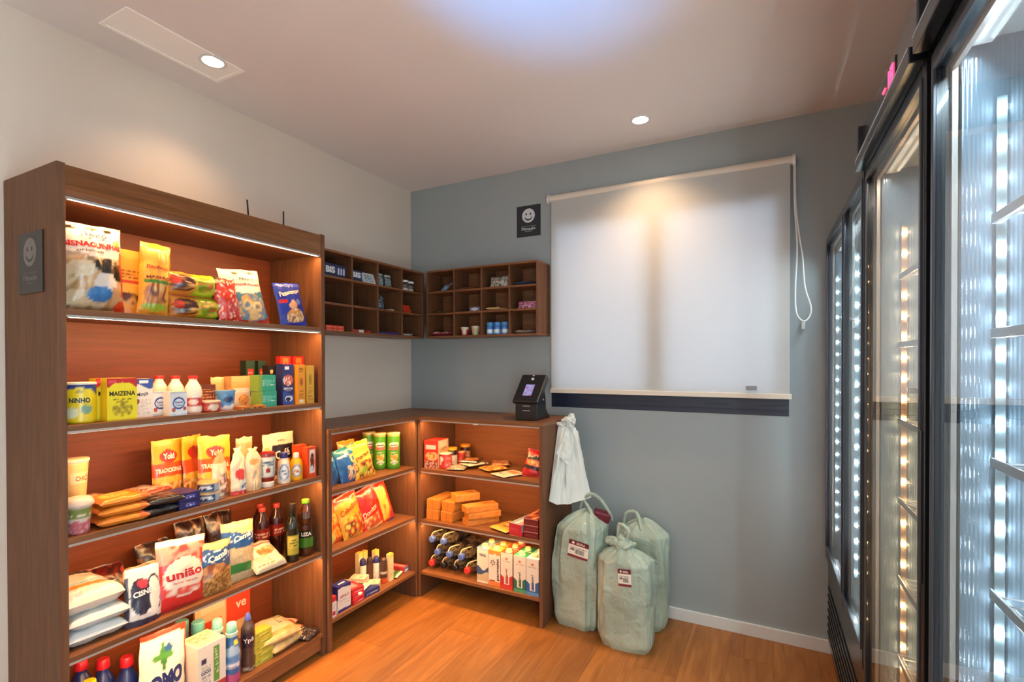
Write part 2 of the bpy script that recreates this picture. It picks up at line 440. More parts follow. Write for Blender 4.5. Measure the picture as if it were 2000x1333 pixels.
# ---------------------------------------------------------------- pigeon hole cubbies on the walls
T = 0.012
def cubby(horizontal, u0, u1, z0, z1, depth, divs, shelves, label):
    root = empty('pigeonhole_cabinet', (0, 0, 0), 0, label, 'wall cabinet', 'pigeonhole wall cabinets')
    def q(name, m, ua, da, za, ub, db, zb):
        if horizontal: a_, b_ = (ua, -da, za), (ub, -db, zb)
        else: a_, b_ = (da, ua, za), (db, ub, zb)
        a_, b_ = tuple(map(min, a_, b_)), tuple(map(max, a_, b_))
        return bx(name, m, root, a_, b_)
    wl = WOODX if horizontal else WOODY
    q('top_panel', wl, u0, .003, z1 - T, u1, depth, z1)
    q('bottom_panel', wl, u0, .003, z0, u1, depth, z0 + T)
    q('side_panel', WOODZ, u0, .003, z0 + T, u0 + T, depth, z1 - T)
    q('side_panel', WOODZ, u1 - T, .003, z0 + T, u1, depth, z1 - T)
    q('back_panel', wl, u0 + T, .003, z0 + T, u1 - T, .008, z1 - T)
    for z in shelves: q('shelf', wl, u0 + T, .008, z - T / 2, u1 - T, depth - .002, z + T / 2)
    edges = [z0 + T] + [s for s in shelves] + [z1 - T]
    for d in divs:
        for i in range(len(edges) - 1):
            lo = edges[i] + (T / 2 if i else 0); hi = edges[i + 1] - (T / 2 if i < len(edges) - 2 else 0)
            q('divider', WOODZ, d - T / 2, .008, lo, d + T / 2, depth - .002, hi)
    return root
CZ0, CZ1, CS = 1.556, 1.992, [1.710, 1.850]
cubby(False, -0.985, -0.14, CZ0, CZ1, 0.22, [-0.777, -0.574, -0.357], CS, 'dark walnut pigeonhole cabinet on the left wall next to the tall shelf unit')
cubby(True, 0.270, 1.066, CZ0, CZ1, 0.18, [0.482, 0.684, 0.878], CS, 'dark walnut pigeonhole cabinet on the grey wall left of the window blind')

# ---------------------------------------------------------------- lettering
TXT = {}
def text_geo(s, bold=0.0):
    k = (s, bold)
    if k in TXT: return TXT[k]
    c = bpy.data.curves.new('lettering', 'FONT'); c.body = s; c.size = 1; c.align_x = 'CENTER'; c.align_y = 'CENTER'
    c.resolution_u = 3; c.offset = bold
    o = bpy.data.objects.new('lettering', c); COL.objects.link(o)
    bpy.context.view_layer.update()
    dg = bpy.context.evaluated_depsgraph_get()
    me = bpy.data.meshes.new_from_object(o.evaluated_get(dg))
    vs = [(v.co.x, v.co.y) for v in me.vertices]; fs = [list(p.vertices) for p in me.polygons]
    bpy.data.objects.remove(o); bpy.data.curves.remove(c); bpy.data.meshes.remove(me)
    xs = [v[0] for v in vs]; ys = [v[1] for v in vs]
    cx, cy = (min(xs) + max(xs)) / 2, (min(ys) + max(ys)) / 2; w = max(xs) - min(xs); h = max(ys) - min(ys)
    TXT[k] = ([((x - cx) / w, (y - cy) / h) for x, y in vs], fs, w / h)
    return TXT[k]

INKS = {}
def ink(c):
    if c not in INKS: INKS[c] = mat('ink_' + c, c, 0.45)
    return INKS[c]

def lettering(parent, s, S, cu, cv, wu, hv, col, rot=0.0, bold=0.02, name='lettering'):
    """letters laid on a surface S(u,v)->point; centre, width and height in surface units"""
    vs, fs, ar = text_geo(s, bold)
    ca, sa = math.cos(rot), math.sin(rot)
    mb = MB(); pts = []
    for x, y in vs:
        X, Y = x * wu, y * hv
        pts.append(S(cu + X * ca - Y * sa, cv + X * sa + Y * ca))
    mb.add(pts, fs)
    return mb.build(name, ink(col), parent)

def smiley_sign(name, loc, rz, w, h, base, inkc, label):
    t = empty(name, loc, rz, label, 'sign')
    bx('sign_plate', base, t, (-w / 2, -.004, -h / 2), (w / 2, 0, h / 2), .0006)
    S = lambda u, v: (u, -.0045, v)
    m = MB(); cz = h * .17; r = w * .27
    seg = 40
    # disc with eyes and smile on top
    m.add([(0, -.0045, cz)] + [(r * math.cos(2 * math.pi * k / seg), -.0045, cz + r * math.sin(2 * math.pi * k / seg)) for k in range(seg)], [[0, 1 + k, 1 + (k + 1) % seg] for k in range(seg)])
    disc = m.build('smiley_face', ink(inkc), t)
    m = MB()
    for sx in (-1, 1):
        cx = sx * r * .34
        m.add([(cx, -.005, cz + r * .22)] + [(cx + r * .12 * math.cos(2 * math.pi * k / 16), -.005, cz + r * .22 + r * .17 * math.sin(2 * math.pi * k / 16)) for k in range(16)], [[0, 1 + k, 1 + (k + 1) % 16] for k in range(16)])
    pts = []; K = 18
    for k in range(K + 1):
        a = math.pi * (1.12 + .76 * k / K); th = .05 * r + .05 * r * math.sin(math.pi * k / K)
        for d in (-th, th): pts.append(((r * .62 + d) * math.cos(a), -.005, cz + r * .02 + (r * .62 + d) * math.sin(a)))
    m.add(pts, [[2 * k, 2 * k + 1, 2 * k + 3, 2 * k + 2] for k in range(K)])
    m.build('smile', base, disc)
    lettering(t, 'SORRIA VOCÊ ESTÁ SENDO', S, 0, -h * .17, w * .62, h * .022, inkc, name='small_lettering', bold=0)
    lettering(t, 'Filmado', S, 0, -h * .25, w * .58, h * .085, inkc)
    lettering(t, 'SORRIA', S, 0, -h * .335, w * .3, h * .022, inkc, name='small_lettering', bold=0)
    return t
smiley_sign('smiley_sign', (0.923, -0.001, 2.277), 0, 0.162, 0.192, mat('black_sign_card', '20262e', 0.45), 'cfd4d6', 'small black smiling face sign on the grey wall left of the window blind')
smiley_sign('smiley_sign', (0.208, -2.1335, 1.716), 0, 0.166, 0.192, mat('brown_sign_card', '2e2924', 0.4), '77716e', 'dull black smiling face sign stuck on the side of the tall shelf unit')

# two black cable ends standing behind the tall unit
for (x, y, za, zb, dx, lab) in ((0.20, -1.381, 2.0, 2.125, -.01, 'black cable end sticking up behind the tall shelf, left of the two'), (0.20, -1.203, 2.0, 2.122, 0, 'black cable end sticking up behind the tall shelf, nearest the cabinet end')):
    o = MB().tube([(x, y, 1.930), (x, y, za), (x, y + dx, zb)], .0035, 8).build('cable_end', BLACK_METAL, None, smooth=True)
    tag(o, lab, 'cable', 'cable ends above the tall shelf')

# ---------------------------------------------------------------- roller blind
def fabric():
    m = bpy.data.materials.new('blind_fabric'); m.use_nodes = True; t = m.node_tree; t.nodes.clear()
    out = N(t, 'ShaderNodeOutputMaterial'); df = N(t, 'ShaderNodeBsdfDiffuse'); tl = N(t, 'ShaderNodeBsdfTranslucent')
    mx = N(t, 'ShaderNodeMixShader'); mx.inputs[0].default_value = 0.32
    tc = N(t, 'ShaderNodeTexCoord'); mp = N(t, 'ShaderNodeMapping'); mp.inputs['Scale'].default_value = (30, 30, 900)
    nz = N(t, 'ShaderNodeTexNoise'); nz.inputs['Scale'].default_value = 1
    t.links.new(tc.outputs['Object'], mp.inputs[0]); t.links.new(mp.outputs[0], nz.inputs['Vector'])
    cr = N(t, 'ShaderNodeValToRGB'); cr.color_ramp.elements[0].color = (0.60, 0.60, 0.56, 1); cr.color_ramp.elements[1].color = (0.68, 0.68, 0.64, 1)
    t.links.new(nz.outputs['Fac'], cr.inputs[0]); t.links.new(cr.outputs[0], df.inputs[0])
    tl.inputs[0].default_value = (0.86, 0.88, 0.92, 1)
    t.links.new(df.outputs[0], mx.inputs[1]); t.links.new(tl.outputs[0], mx.inputs[2]); t.links.new(mx.outputs[0], out.inputs[0])
    return m
BX0, BX1 = 1.086, 2.360
CREAM = mat('cream_plastic', 'd9cfbf', 0.45)
bl = empty('roller_blind', (1.72, -.05, 1.23), 0, 'cream roller blind pulled down over the window with daylight behind it', 'blind')
o_ = (-1.72, .05, -1.23)
def B3(x, y, z): return (x + o_[0], y + o_[1], z + o_[2])
m = MB(); g = []
NX, NZ = 24, 30
for j in range(NZ + 1):
    z = 1.238 + (2.372 - 1.238) * j / NZ
    for i in range(NX + 1):
        x = BX0 + 0.012 + (BX1 - BX0 - 0.024) * i / NX
        g.append(B3(x, -.056 + .0022 * math.sin(x * 7 + z * 2.2) - (.012 if j == NZ else 0) * 0, z))
m.add(g, [[j * (NX + 1) + i, j * (NX + 1) + i + 1, (j + 1) * (NX + 1) + i + 1, (j + 1) * (NX + 1) + i] for j in range(NZ) for i in range(NX)])
m.build('fabric', fabric(), bl, smooth=True)
MB().cyl(B3(BX0, -.040, 2.376), B3(BX1, -.040, 2.376), .021, 28).build('roller_tube', CREAM, bl, smooth=True)
for x in (BX0 - .008, BX1 + .004):
    bb = MB().cyl(B3(x - .006, -.040, 2.376), B3(x + .006, -.040, 2.376), .026, 24); bb.box(*B3(x - .004, -.04, 2.36), *B3(x + .004, -.001, 2.395))
    bb.build('bracket', mat('white_bracket', 'e4e2de', .4), bl, smooth=True)
bb = MB().box(*B3(BX0 + .004, -.064, 1.216), *B3(BX1 - .004, -.050, 1.242)); bb.build('bottom_bar', CREAM, bl, .003)
MB().box(*B3(2.155, -.0665, 1.257), *B3(2.205, -.0582, 1.279)).build('grey_tag', mat('grey_tag', '8e9296', .5), bl, .001)
# bead chain
def catm(pts, n=8):
    P_ = [Vector(p) for p in pts]; out = []
    for i in range(len(P_) - 1):
        a = P_[max(i - 1, 0)]; b = P_[i]; c = P_[i + 1]; d = P_[min(i + 2, len(P_) - 1)]
        for k in range(n):
            t = k / n; out.append(.5 * ((2 * b) + (-a + c) * t + (2 * a - 5 * b + 4 * c - d) * t * t + (-a + 3 * b - 3 * c + d) * t ** 3))
    out.append(P_[-1]); return out
CHAIN = mat('white_bead_chain', 'dcdad4', .4)
lp = [(2.364, -.046, 2.37), (2.367, -.048, 2.156), (2.378, -.05, 1.958), (2.371, -.05, 1.762), (2.375, -.05, 1.640), (2.402, -.05, 1.595), (2.428, -.05, 1.611), (2.436, -.05, 1.66), (2.411, -.05, 1.759), (2.400, -.05, 1.907), (2.384, -.05, 2.031), (2.372, -.05, 2.156), (2.368, -.043, 2.37)]
ch = MB().tube([B3(*p) for p in catm(lp)], .0034, 8).build('bead_chain', CHAIN, bl, smooth=True)
MB().box(*B3(2.396, -.056, 1.555), *B3(2.412, -.003, 1.590)).build('chain_holder', mat('clear_holder', 'aab0b0', .25), bl, .003)

# ---------------------------------------------------------------- payment terminal
BLK = mat('black_terminal_plastic', '16171c', 0.35, bump=.02)
tm = empty('payment_terminal', (1.068, -.34, CH), R(3), 'black self-checkout payment terminal with slanted screen standing on the worktop', 'payment terminal')
hw = .066
prof = [(0, 0), (.19, 0), (.20, .010), (.165, .030), (.135, .060), (.128, .13), (.10, .19), (.02, .14), (0, .12)]
m = MB(); n = len(prof)
m.add([(-hw, y, z) for y, z in prof] + [(hw, y, z) for y, z in prof], [list(range(n)), list(range(n, 2 * n))[::-1]] + [[i, n + i, n + (i + 1) % n, (i + 1) % n] for i in range(n)])
m.build('body', BLK, tm, .004, seg=3)
# slanted head: thick tray with skirt
A_ = Vector((0, -.025, .105)); Bv = Vector((0, .125, .252)); dv = (Bv - A_); L_ = dv.length; dv.normalize(); nv = Vector((0, -dv.z, dv.y))
def HP(x, u, d): p = A_ + dv * u + nv * d; return (x, p.y, p.z)
m = MB(); hw2 = .077
m.add([HP(-hw2, 0, 0), HP(hw2, 0, 0), HP(hw2, L_, 0), HP(-hw2, L_, 0), HP(-hw2, 0, -.022), HP(hw2, 0, -.022), HP(hw2, L_ + .01, -.055), HP(-hw2, L_ + .01, -.055)],
      [[0, 1, 2, 3], [7, 6, 5, 4], [0, 4, 5, 1], [1, 5, 6, 2], [2, 6, 7, 3], [3, 7, 4, 0]])
m.build('head', BLK, tm, .008, seg=4)
SCRN = bpy.data.materials.new('lit_screen'); SCRN.use_nodes = True
_t = SCRN.node_tree; _b = _t.nodes['Principled BSDF']; _tc = N(_t, 'ShaderNodeTexCoord'); _v = N(_t, 'ShaderNodeTexVoronoi'); _v.inputs['Scale'].default_value = 45
_cr = N(_t, 'ShaderNodeValToRGB'); _cr.color_ramp.elements[0].color = (.55, .12, .30, 1); _cr.color_ramp.elements[1].color = (.45, .50, .95, 1); _cr.color_ramp.elements[1].position = .75
_t.links.new(_tc.outputs['Object'], _v.inputs['Vector']); _t.links.new(_v.outputs['Distance'], _cr.inputs[0]); _t.links.new(_cr.outputs[0], _b.inputs['Emission Color']); _b.inputs['Emission Strength'].default_value = .55; _b.inputs['Base Color'].default_value = (.02, .02, .03, 1); _b.inputs['Roughness'].default_value = .1
def slab(name, m_, x0, x1, u0, u1, d0, d1, parent, bev=.001):
    q = MB(); q.add([HP(x, u, d) for d in (d0, d1) for (x, u) in ((x0, u0), (x1, u0), (x1, u1), (x0, u1))], [[3, 2, 1, 0], [4, 5, 6, 7], [0, 1, 5, 4], [1, 2, 6, 5], [2, 3, 7, 6], [3, 0, 4, 7]])
    return q.build(name, m_, parent, bev)
slab('screen', SCRN, -.026, .026, .045, .128, .0005, .0025, tm)
m = MB(); m.cyl(HP(0, .172, 0), HP(0, .172, .0025), .009, 20); m.build('camera_window', mat('pale_lens', 'b8bcc4', .2), tm)
slab('power_light', mat('white_status', 'd0d0d8', .3), -.008, .004, .196, .200, .0005, .002, tm, 0)
for z in (.052, .078): MB().box(-.022, -.0015, z, .022, .001, z + .004).build('card_slot', ALU, tm, .0005)
MB().cyl((hw - .001, .085, .112), (hw + .004, .085, .112), .005, 12).build('side_screw', ALU, tm)

# ---------------------------------------------------------------- refrigerators with glass doors
TH_ = 0.0212
FA = Vector((-math.sin(TH_), math.cos(TH_), 0)); FN = Vector((math.cos(TH_), math.sin(TH_), 0))
LINER = mat('fridge_liner', '8f999c', 0.25, coat=.3)
DARKM = mat('fridge_black_enamel', '15171d', 0.28, coat=.2, bump=.02)
GREYF = mat('fridge_grey_frame', '3f434b', 0.32, .4)
CHROME = mat('fridge_edge_chrome', 'c4c8d0', .2, .9)
WIRE = mat('white_wire_shelf', 'd6dade', .35)
def ribbed():
    m, t, b = nt('ribbed_liner'); tc = N(t, 'ShaderNodeTexCoord'); wv = N(t, 'ShaderNodeTexWave', bands_direction='X'); wv.inputs['Scale'].default_value = 55
    t.links.new(tc.outputs['Object'], wv.inputs['Vector']); bp = N(t, 'ShaderNodeBump'); bp.inputs['Strength'].default_value = .12; bp.inputs['Distance'].default_value = .003
    t.links.new(wv.outputs['Fac'], bp.inputs['Height']); t.links.new(bp.outputs['Normal'], b.inputs['Normal'])
    b.inputs['Base Color'].default_value = (.15, .21, .27, 1); b.inputs['Roughness'].default_value = .10; b.inputs['Metallic'].default_value = .1
    return m
RIB = ribbed()
LEDC = mat('cool_led_dot', 'ffffff', .5, emit=(.80, .93, 1.0), strength=430)
LEDX = mat('boosted_fill_led_dot', 'ffffff', .5, emit=(.74, .90, 1.0), strength=3900)  # boosted dots for the added fridge out of view
LEDO = mat('amber_led_dot', 'ffffff', .5, emit=(1.0, .62, .30), strength=480)
STRIPC = mat('cool_led_tape', '6f8088', .5)
STRIPO = mat('amber_led_tape', '8f7a68', .5)
RED = mat('red_led_digit', '200508', .4, emit=(1.0, .03, .09), strength=5)
def fridge(t0, t1, H, ztop, zbot, doors, label, header, dot, tape, zled, shelves, ls=.085):
    org = Vector((2.29, -2.8567, 0)) + FA * t0 + FN * 0.27
    L = t1 - t0
    root = empty('glass_door_fridge', org, TH_, label, 'refrigerator', 'glass door drinks refrigerators')
    D = .60
    c = MB(); T_ = .035
    c.box(.032, 0, .06, D, T_, H).box(.032, L - T_, .06, D, L, H).box(D - T_, T_, .06, D, L - T_, H).box(.032, T_, H - T_ * 1.4, D - T_, L - T_, H).box(.032, T_, .06, D - T_, L - T_, zbot - .10)
    for (x, y) in ((.08, .05), (.08, L - .05), (D - .05, .05), (D - .05, L - .05)): c.cyl((x, y, 0), (x, y, .062), .018, 12)
    c.build('cabinet', DARKM, root, .003)
    ln = MB(); e = .004
    zt = H - T_ * 1.4; zb = zbot - .10
    ln.box(.034, T_, zb, D - T_, T_ + e, zt).box(.034, L - T_ - e, zb, D - T_, L - T_, zt)
    ln.build('side_liner', RIB, root)
    MB().box(D - T_ - e, T_ + e, zb, D - T_, L - T_ - e, zt).box(.034, T_ + e, zt - e, D - T_ - e, L - T_ - e, zt).box(.034, T_ + e, zb, D - T_ - e, L - T_ - e, zb + e).build('inner_liner', LINER, root)
    # kick grille
    k = MB().box(.010, .004, .075, .032, L - .004, zbot - .085)
    for i in range(7): k.box(.005, .03, .12 + i * .035, .010, L - .03, .132 + i * .035)
    k.build('lower_grille', DARKM, root, .002)
    for di, (a, b_) in enumerate(doors):
        a -= t0; b_ -= t0; s_ = .026
        d = MB()
        d.box(0, a + .003, zbot - .06, .030, a + s_, ztop + .035).box(0, b_ - s_, zbot - .06, .030, b_ - .003, ztop + .035)
        d.box(0, a + s_, ztop, .030, b_ - s_, ztop + .035).box(0, a + s_, zbot - .06, .030, b_ - s_, zbot)
        dr = d.build('door', DARKM, root, .003)
        q = MB()
        q.box(-.003, a + s_ - .008, zbot - .008, .002, a + s_ + .004, ztop + .008).box(-.003, b_ - s_ - .004, zbot - .008, .002, b_ - s_ + .008, ztop + .008)
        q.box(-.003, a + s_, ztop - .004, .002, b_ - s_, ztop + .008).box(-.003, a + s_, zbot - .008, .002, b_ - s_, zbot + .004)
        q.build('door_trim', GREYF, dr, .001)
        MB().box(.006, a + s_ - .002, zbot - .002, .010, b_ - s_ + .002, ztop + .002).build('glass_pane', GLASS, dr)
        g_ = MB().box(.022, a + s_, zbot, .030, a + s_ + .010, ztop).box(.022, b_ - s_ - .010, zbot, .030, b_ - s_, ztop).box(.022, a + s_, ztop - .010, .030, b_ - s_, ztop)
        g_.build('spacer', ALU, dr)
        hy = a + .012
        if header: MB().box(-.006, hy - .007, .98, .001, hy + .007, 1.27).build('handle', GREYF, dr, .003)
        # vertical LED tapes on both side walls of this door's bay
        for side, y in ((1, b_ - .040 if di == len(doors) - 1 else b_ - .010), (-1, a + .040 if di == 0 else a + .010)):
            z0, z1 = zled
            sp = MB().box(ls - .007, y, z0 - .02, ls + .007, y - side * .003, z1 + .02).build('led_tape', tape, root, .0005)
            nn = int((z1 - z0) / .057); d0 = None
            for i in range(nn + 1):
                zz = z0 + i * (z1 - z0) / nn
                if d0 is None: d0 = MB().sphere((0, 0, 0), .0048, 8, 6).build('led_dot', dot, sp)
                else:
                    d1 = d0.copy(); COL.objects.link(d1); d1.parent = sp; d0_ = d1
                (d0 if i == 0 else d1).location = (ls, y - side * .0045, zz)
    # canopy lamp behind the top of the door
    MB().box(.040, .05, zt - .018, .070, L - .05, zt - e).build('canopy_lamp', mat('canopy_lamp_cover', 'dfe6e8', .4), root, .002)
    li = bpy.data.lights.new('canopy_light', 'AREA'); li.shape = 'RECTANGLE'; li.size = .012; li.size_y = L - .14
    li.energy = 3 if dot is LEDO else (3.5 if len(doors) > 1 else 5); li.color = (.70, .88, 1.0) if dot is not LEDO else (1, .86, .70); li.spread = R(150)
    lo = bpy.data.objects.new('canopy_light', li); COL.objects.link(lo); lo.parent = root; lo.location = (.055, L / 2, zt - .0195); lo.rotation_euler = (0, R(32), 0)
    for z in shelves:
        for (a, b_) in doors:
            a2, b2 = a - t0 + .045, b_ - t0 - .045
            s = MB()
            for k in range(7): s.cyl((.085 + k * .07, a2, z - .006), (.085 + k * .07, b2, z - .006), .0022, 6)
            k = 0
            y = a2 + .02
            while y < b2: s.cyl((.080, y, z - .002), (.515, y, z - .002), .0016, 5); y += .035
            sh = s.build('wire_shelf', WIRE, root, smooth=True)
            MB().box(.071, a2, z - .012, .075, b2, z + .004).box(.075, a2, z - .012, .084, b2, z - .010).build('price_rail', mat('grey_price_rail', '8f979c', .3), sh, .001)
    if header:
        h = MB().box(-.006, 0, H + .001, .060, L, H + .105).build('header_panel', mat('dark_header_film', '2b2f36', .25, coat=.4), root, .004)
        MB().box(-.026, .0, H - .035, .0, L, H - .004).build('header_lip', DARKM, root, .002)
        MB().box(-.0275, .002, H - .008, -.020, L - .002, H - .003).build('lip_edge', CHROME, root, .0008)
        MB().box(-.020, L - .002, H - .030, .058, L + .004, H + .10).build('header_end', BLACK_METAL, root, .003)
        disp = MB().box(-.0085, .20, H + .025, -.004, .34, H + .085).build('temperature_display', mat('black_display', '07070a', .15), root, .001)
        # two digits and a sign: thermometer readout -18
        segs = {'1': 'bc', '8': 'abcdefg', '-': 'g'}
        def digit(ch_, y0):
            dm = MB()
            W_, Hh = .026, .042; zb_ = H + .034; th = .005
            # viewed from -x with +y to the left
            P_ = {'a': (y0, zb_ + Hh - th, y0 + W_, zb_ + Hh), 'g': (y0, zb_ + Hh / 2 - th / 2, y0 + W_, zb_ + Hh / 2 + th / 2), 'd': (y0, zb_, y0 + W_, zb_ + th),
                  'f': (y0 + W_ - th, zb_ + Hh / 2, y0 + W_, zb_ + Hh), 'e': (y0 + W_ - th, zb_, y0 + W_, zb_ + Hh / 2), 'b': (y0, zb_ + Hh / 2, y0 + th, zb_ + Hh), 'c': (y0, zb_, y0 + th, zb_ + Hh / 2)}
            for s_ in segs[ch_]:
                ya, za, yb, zb2 = P_[s_]; dm.box(-.0105, ya, za, -.0085, yb, zb2)
            dm.build('red_digit', RED, disp)
        digit('8', .215); digit('1', .255); digit('-', .295)
    return root
SH = [0.57, 0.795, 1.015, 1.235, 1.45, 1.64]
fridge(.54, 1.160, 1.995, 1.915, .30, [(.54, 1.160)], 'glass door fridge with bright cool lights nearest the camera at the right edge', True, LEDC, STRIPC, (.42, 1.82), SH)
fridge(1.190, 1.805, 1.995, 1.930, .30, [(1.190, 1.805)], 'glass door fridge with amber light dots, second from the right edge', True, LEDO, STRIPO, (.42, 1.76), SH)
fridge(1.830, 2.825, 1.975, 1.945, .53, [(1.830, 2.250), (2.250, 2.825)], 'far double door glass fridge standing in front of the grey wall', False, LEDC, STRIPC, (.62, 1.78), [.75, 1.0, 1.25, 1.5, 1.7], .040)
fridge(-.10, .520, 1.995, 1.915, .30, [(-.10, .520)], 'added glass door fridge beside the photographer, unseen, giving cool fill light', True, LEDX, STRIPC, (.42, 1.82), SH)  # added out of view to throw cool light on the left and back walls
fridge(-.76, -.12, 1.995, 1.915, .30, [(-.76, -.12)], 'added glass door fridge behind the photographer, unseen, giving cool fill light', True, LEDC, STRIPC, (.42, 1.82), SH)  # second fridge added out of view for more cool fill

# ================================================================ groceries
def hsh(*a):
    x = math.sin(sum((i + 1) * 12.9898 * v for i, v in enumerate(a))) * 43758.5453
    return x - math.floor(x)
def paint(bg, ops):
    """flat print of a pack: list of shapes in its own 0..1 surface square"""
    B = s2l(bg); O = []
    for o in ops: O.append((o[0],) + tuple(s2l(x) if isinstance(x, str) and len(x) == 6 and o[0] != '' and all(ch in '0123456789abcdef' for ch in x) else x for x in o[1:]))
    def f(u, v):
        c = B
        for o in O:
            k = o[0]
            if k == 'r':
                if o[1] <= u <= o[3] and o[2] <= v <= o[4]: c = o[5]
            elif k == 'e':
                if ((u - o[1]) / o[3]) ** 2 + ((v - o[2]) / o[4]) ** 2 <= 1: c = o[5]
            elif k == 'w':      # below a wavy line
                if v < o[1] + o[2] * math.sin(u * o[3] + o[4]): c = o[5]
            elif k == 'W':      # above it
                if v > o[1] + o[2] * math.sin(u * o[3] + o[4]): c = o[5]
            elif k == 'n':      # mottled food picture inside a box
                if o[1] <= u <= o[3] and o[2] <= v <= o[4]:
                    q = noise.noise(Vector((u * o[5], v * o[5] * 1.3, o[6])))
                    L = o[7:]; c = pal(L, q)
            elif k == 'm':      # mottled ellipse
                if ((u - o[1]) / o[3]) ** 2 + ((v - o[2]) / o[4]) ** 2 <= 1:
                    q = noise.noise(Vector((u * o[5], v * o[5] * 1.3, o[6])))
                    L = o[7:]; c = pal(L, q)
            elif k == 't':      # band of tiny print: rows of broken dashes
                if o[1] <= u <= o[3] and o[2] <= v <= o[4]:
                    rws = o[5]; rr = (v - o[2]) / (o[4] - o[2]) * rws
                    if (rr % 1) < .5 and hsh(int(rr), int((u) * 38)) > .3: c = o[6]
            elif k == 'o':      # ring
                q = ((u - o[1]) / o[3]) ** 2 + ((v - o[2]) / o[4]) ** 2
                if o[5] <= q <= 1: c = o[6]
        return c
    return f
def fcol(p):
    if callable(p): return p
    if isinstance(p, str):
        c = s2l(p); return lambda u, v: c
    return paint(p[0], p[1:])

def pal(L, q):
    x = max(0.0, min(.9999, q * .95 + .5)) * (len(L) - 1); i = int(x); f = x - i
    f = max(0.0, min(1.0, (f - .25) * 2)); a, b = L[i], L[min(i + 1, len(L) - 1)]
    return tuple(a[k] + (b[k] - a[k]) * f for k in range(3))

class PM:
    """mesh with a printed colour attribute"""
    def __init__(s): s.v = []; s.f = []; s.c = []
    def grid(s, S, C, nu, nv, closed=False):
        n0 = len(s.v); W = nu if closed else nu + 1
        for j in range(nv + 1):
            for i in range(W):
                s.v.append(tuple(S(i / nu, j / nv))); s.c.append(C(i / nu, j / nv))
        for j in range(nv):
            for i in range(nu):
                a = n0 + j * W + i; b = n0 + j * W + (i + 1) % W if closed else a + 1
                s.f.append([a, b, b + W, a + W])
    def build(s, name, m, parent=None, smooth=False):
        me = bpy.data.meshes.new(name); me.from_pydata(s.v, [], s.f)
        at = me.color_attributes.new('print', 'FLOAT_COLOR', 'POINT')
        at.data.foreach_set('color', [x for c in s.c for x in (c[0], c[1], c[2], 1.0)])
        if smooth:
            me.polygons.foreach_set('use_smooth', [True] * len(me.polygons))
            try: me.set_sharp_from_angle(angle=R(50))
            except Exception: pass
        me.update()
        return link(name, me, m, parent)

def finish(name, label, cat, group, body, parts, loc, rz, lean=0, roll=0):
    """body: PM builder result (unparented); parts: callables(root)"""
    x, y, z = loc
    M = Matrix.Rotation(rz, 3, 'Z') @ Matrix.Rotation(-lean, 3, 'X') @ Matrix.Rotation(roll, 3, 'Y')
    if parts:
        root = bpy.data.objects.new(name, None); COL.objects.link(root); root.empty_display_size = .03
        body.parent = root
        for p in parts: p(root)
    else:
        body.name = name; root = body
    root.location = loc; root.rotation_euler = M.to_euler()
    return tag(root, label, cat, group)

def letters(S, L):
    return [lambda r, a=a: lettering(r, a[0], S, *a[1:6], **(a[6] if len(a) > 6 else {})) for a in L]

def carton(name, label, cat, group, w, h, d, front, side, top, loc, rz, text=(), nx=28, nz=40, roll=0, lean=0, extra=(), mat_=None):
    pm = PM(); F, Sd, Tp = fcol(front), fcol(side), fcol(top)
    sm = 0.0
    pm.grid(lambda u, v: ((u - .5) * w, 0, v * h), F, nx, nz)
    ns = max(2, nx // 2)
    pm.grid(lambda u, v: (w / 2, u * d, v * h), Sd, ns, max(2, nz // 2)); pm.grid(lambda u, v: (-w / 2, d * (1 - u), v * h), Sd, ns, max(2, nz // 2))
    pm.grid(lambda u, v: ((.5 - u) * w, d, v * h), Sd, 2, 2)
    pm.grid(lambda u, v: ((u - .5) * w, v * d, h), Tp, nx // 2, ns); pm.grid(lambda u, v: ((.5 - u) * w, v * d, 0), Sd, 2, 2)
    b = pm.build('box', mat_ or CARD)
    S = lambda u, v: ((u - .5) * w, -.0007, v * h)
    return finish(name, label, cat, group, b, letters(S, text) + list(extra), loc, rz, lean, roll)

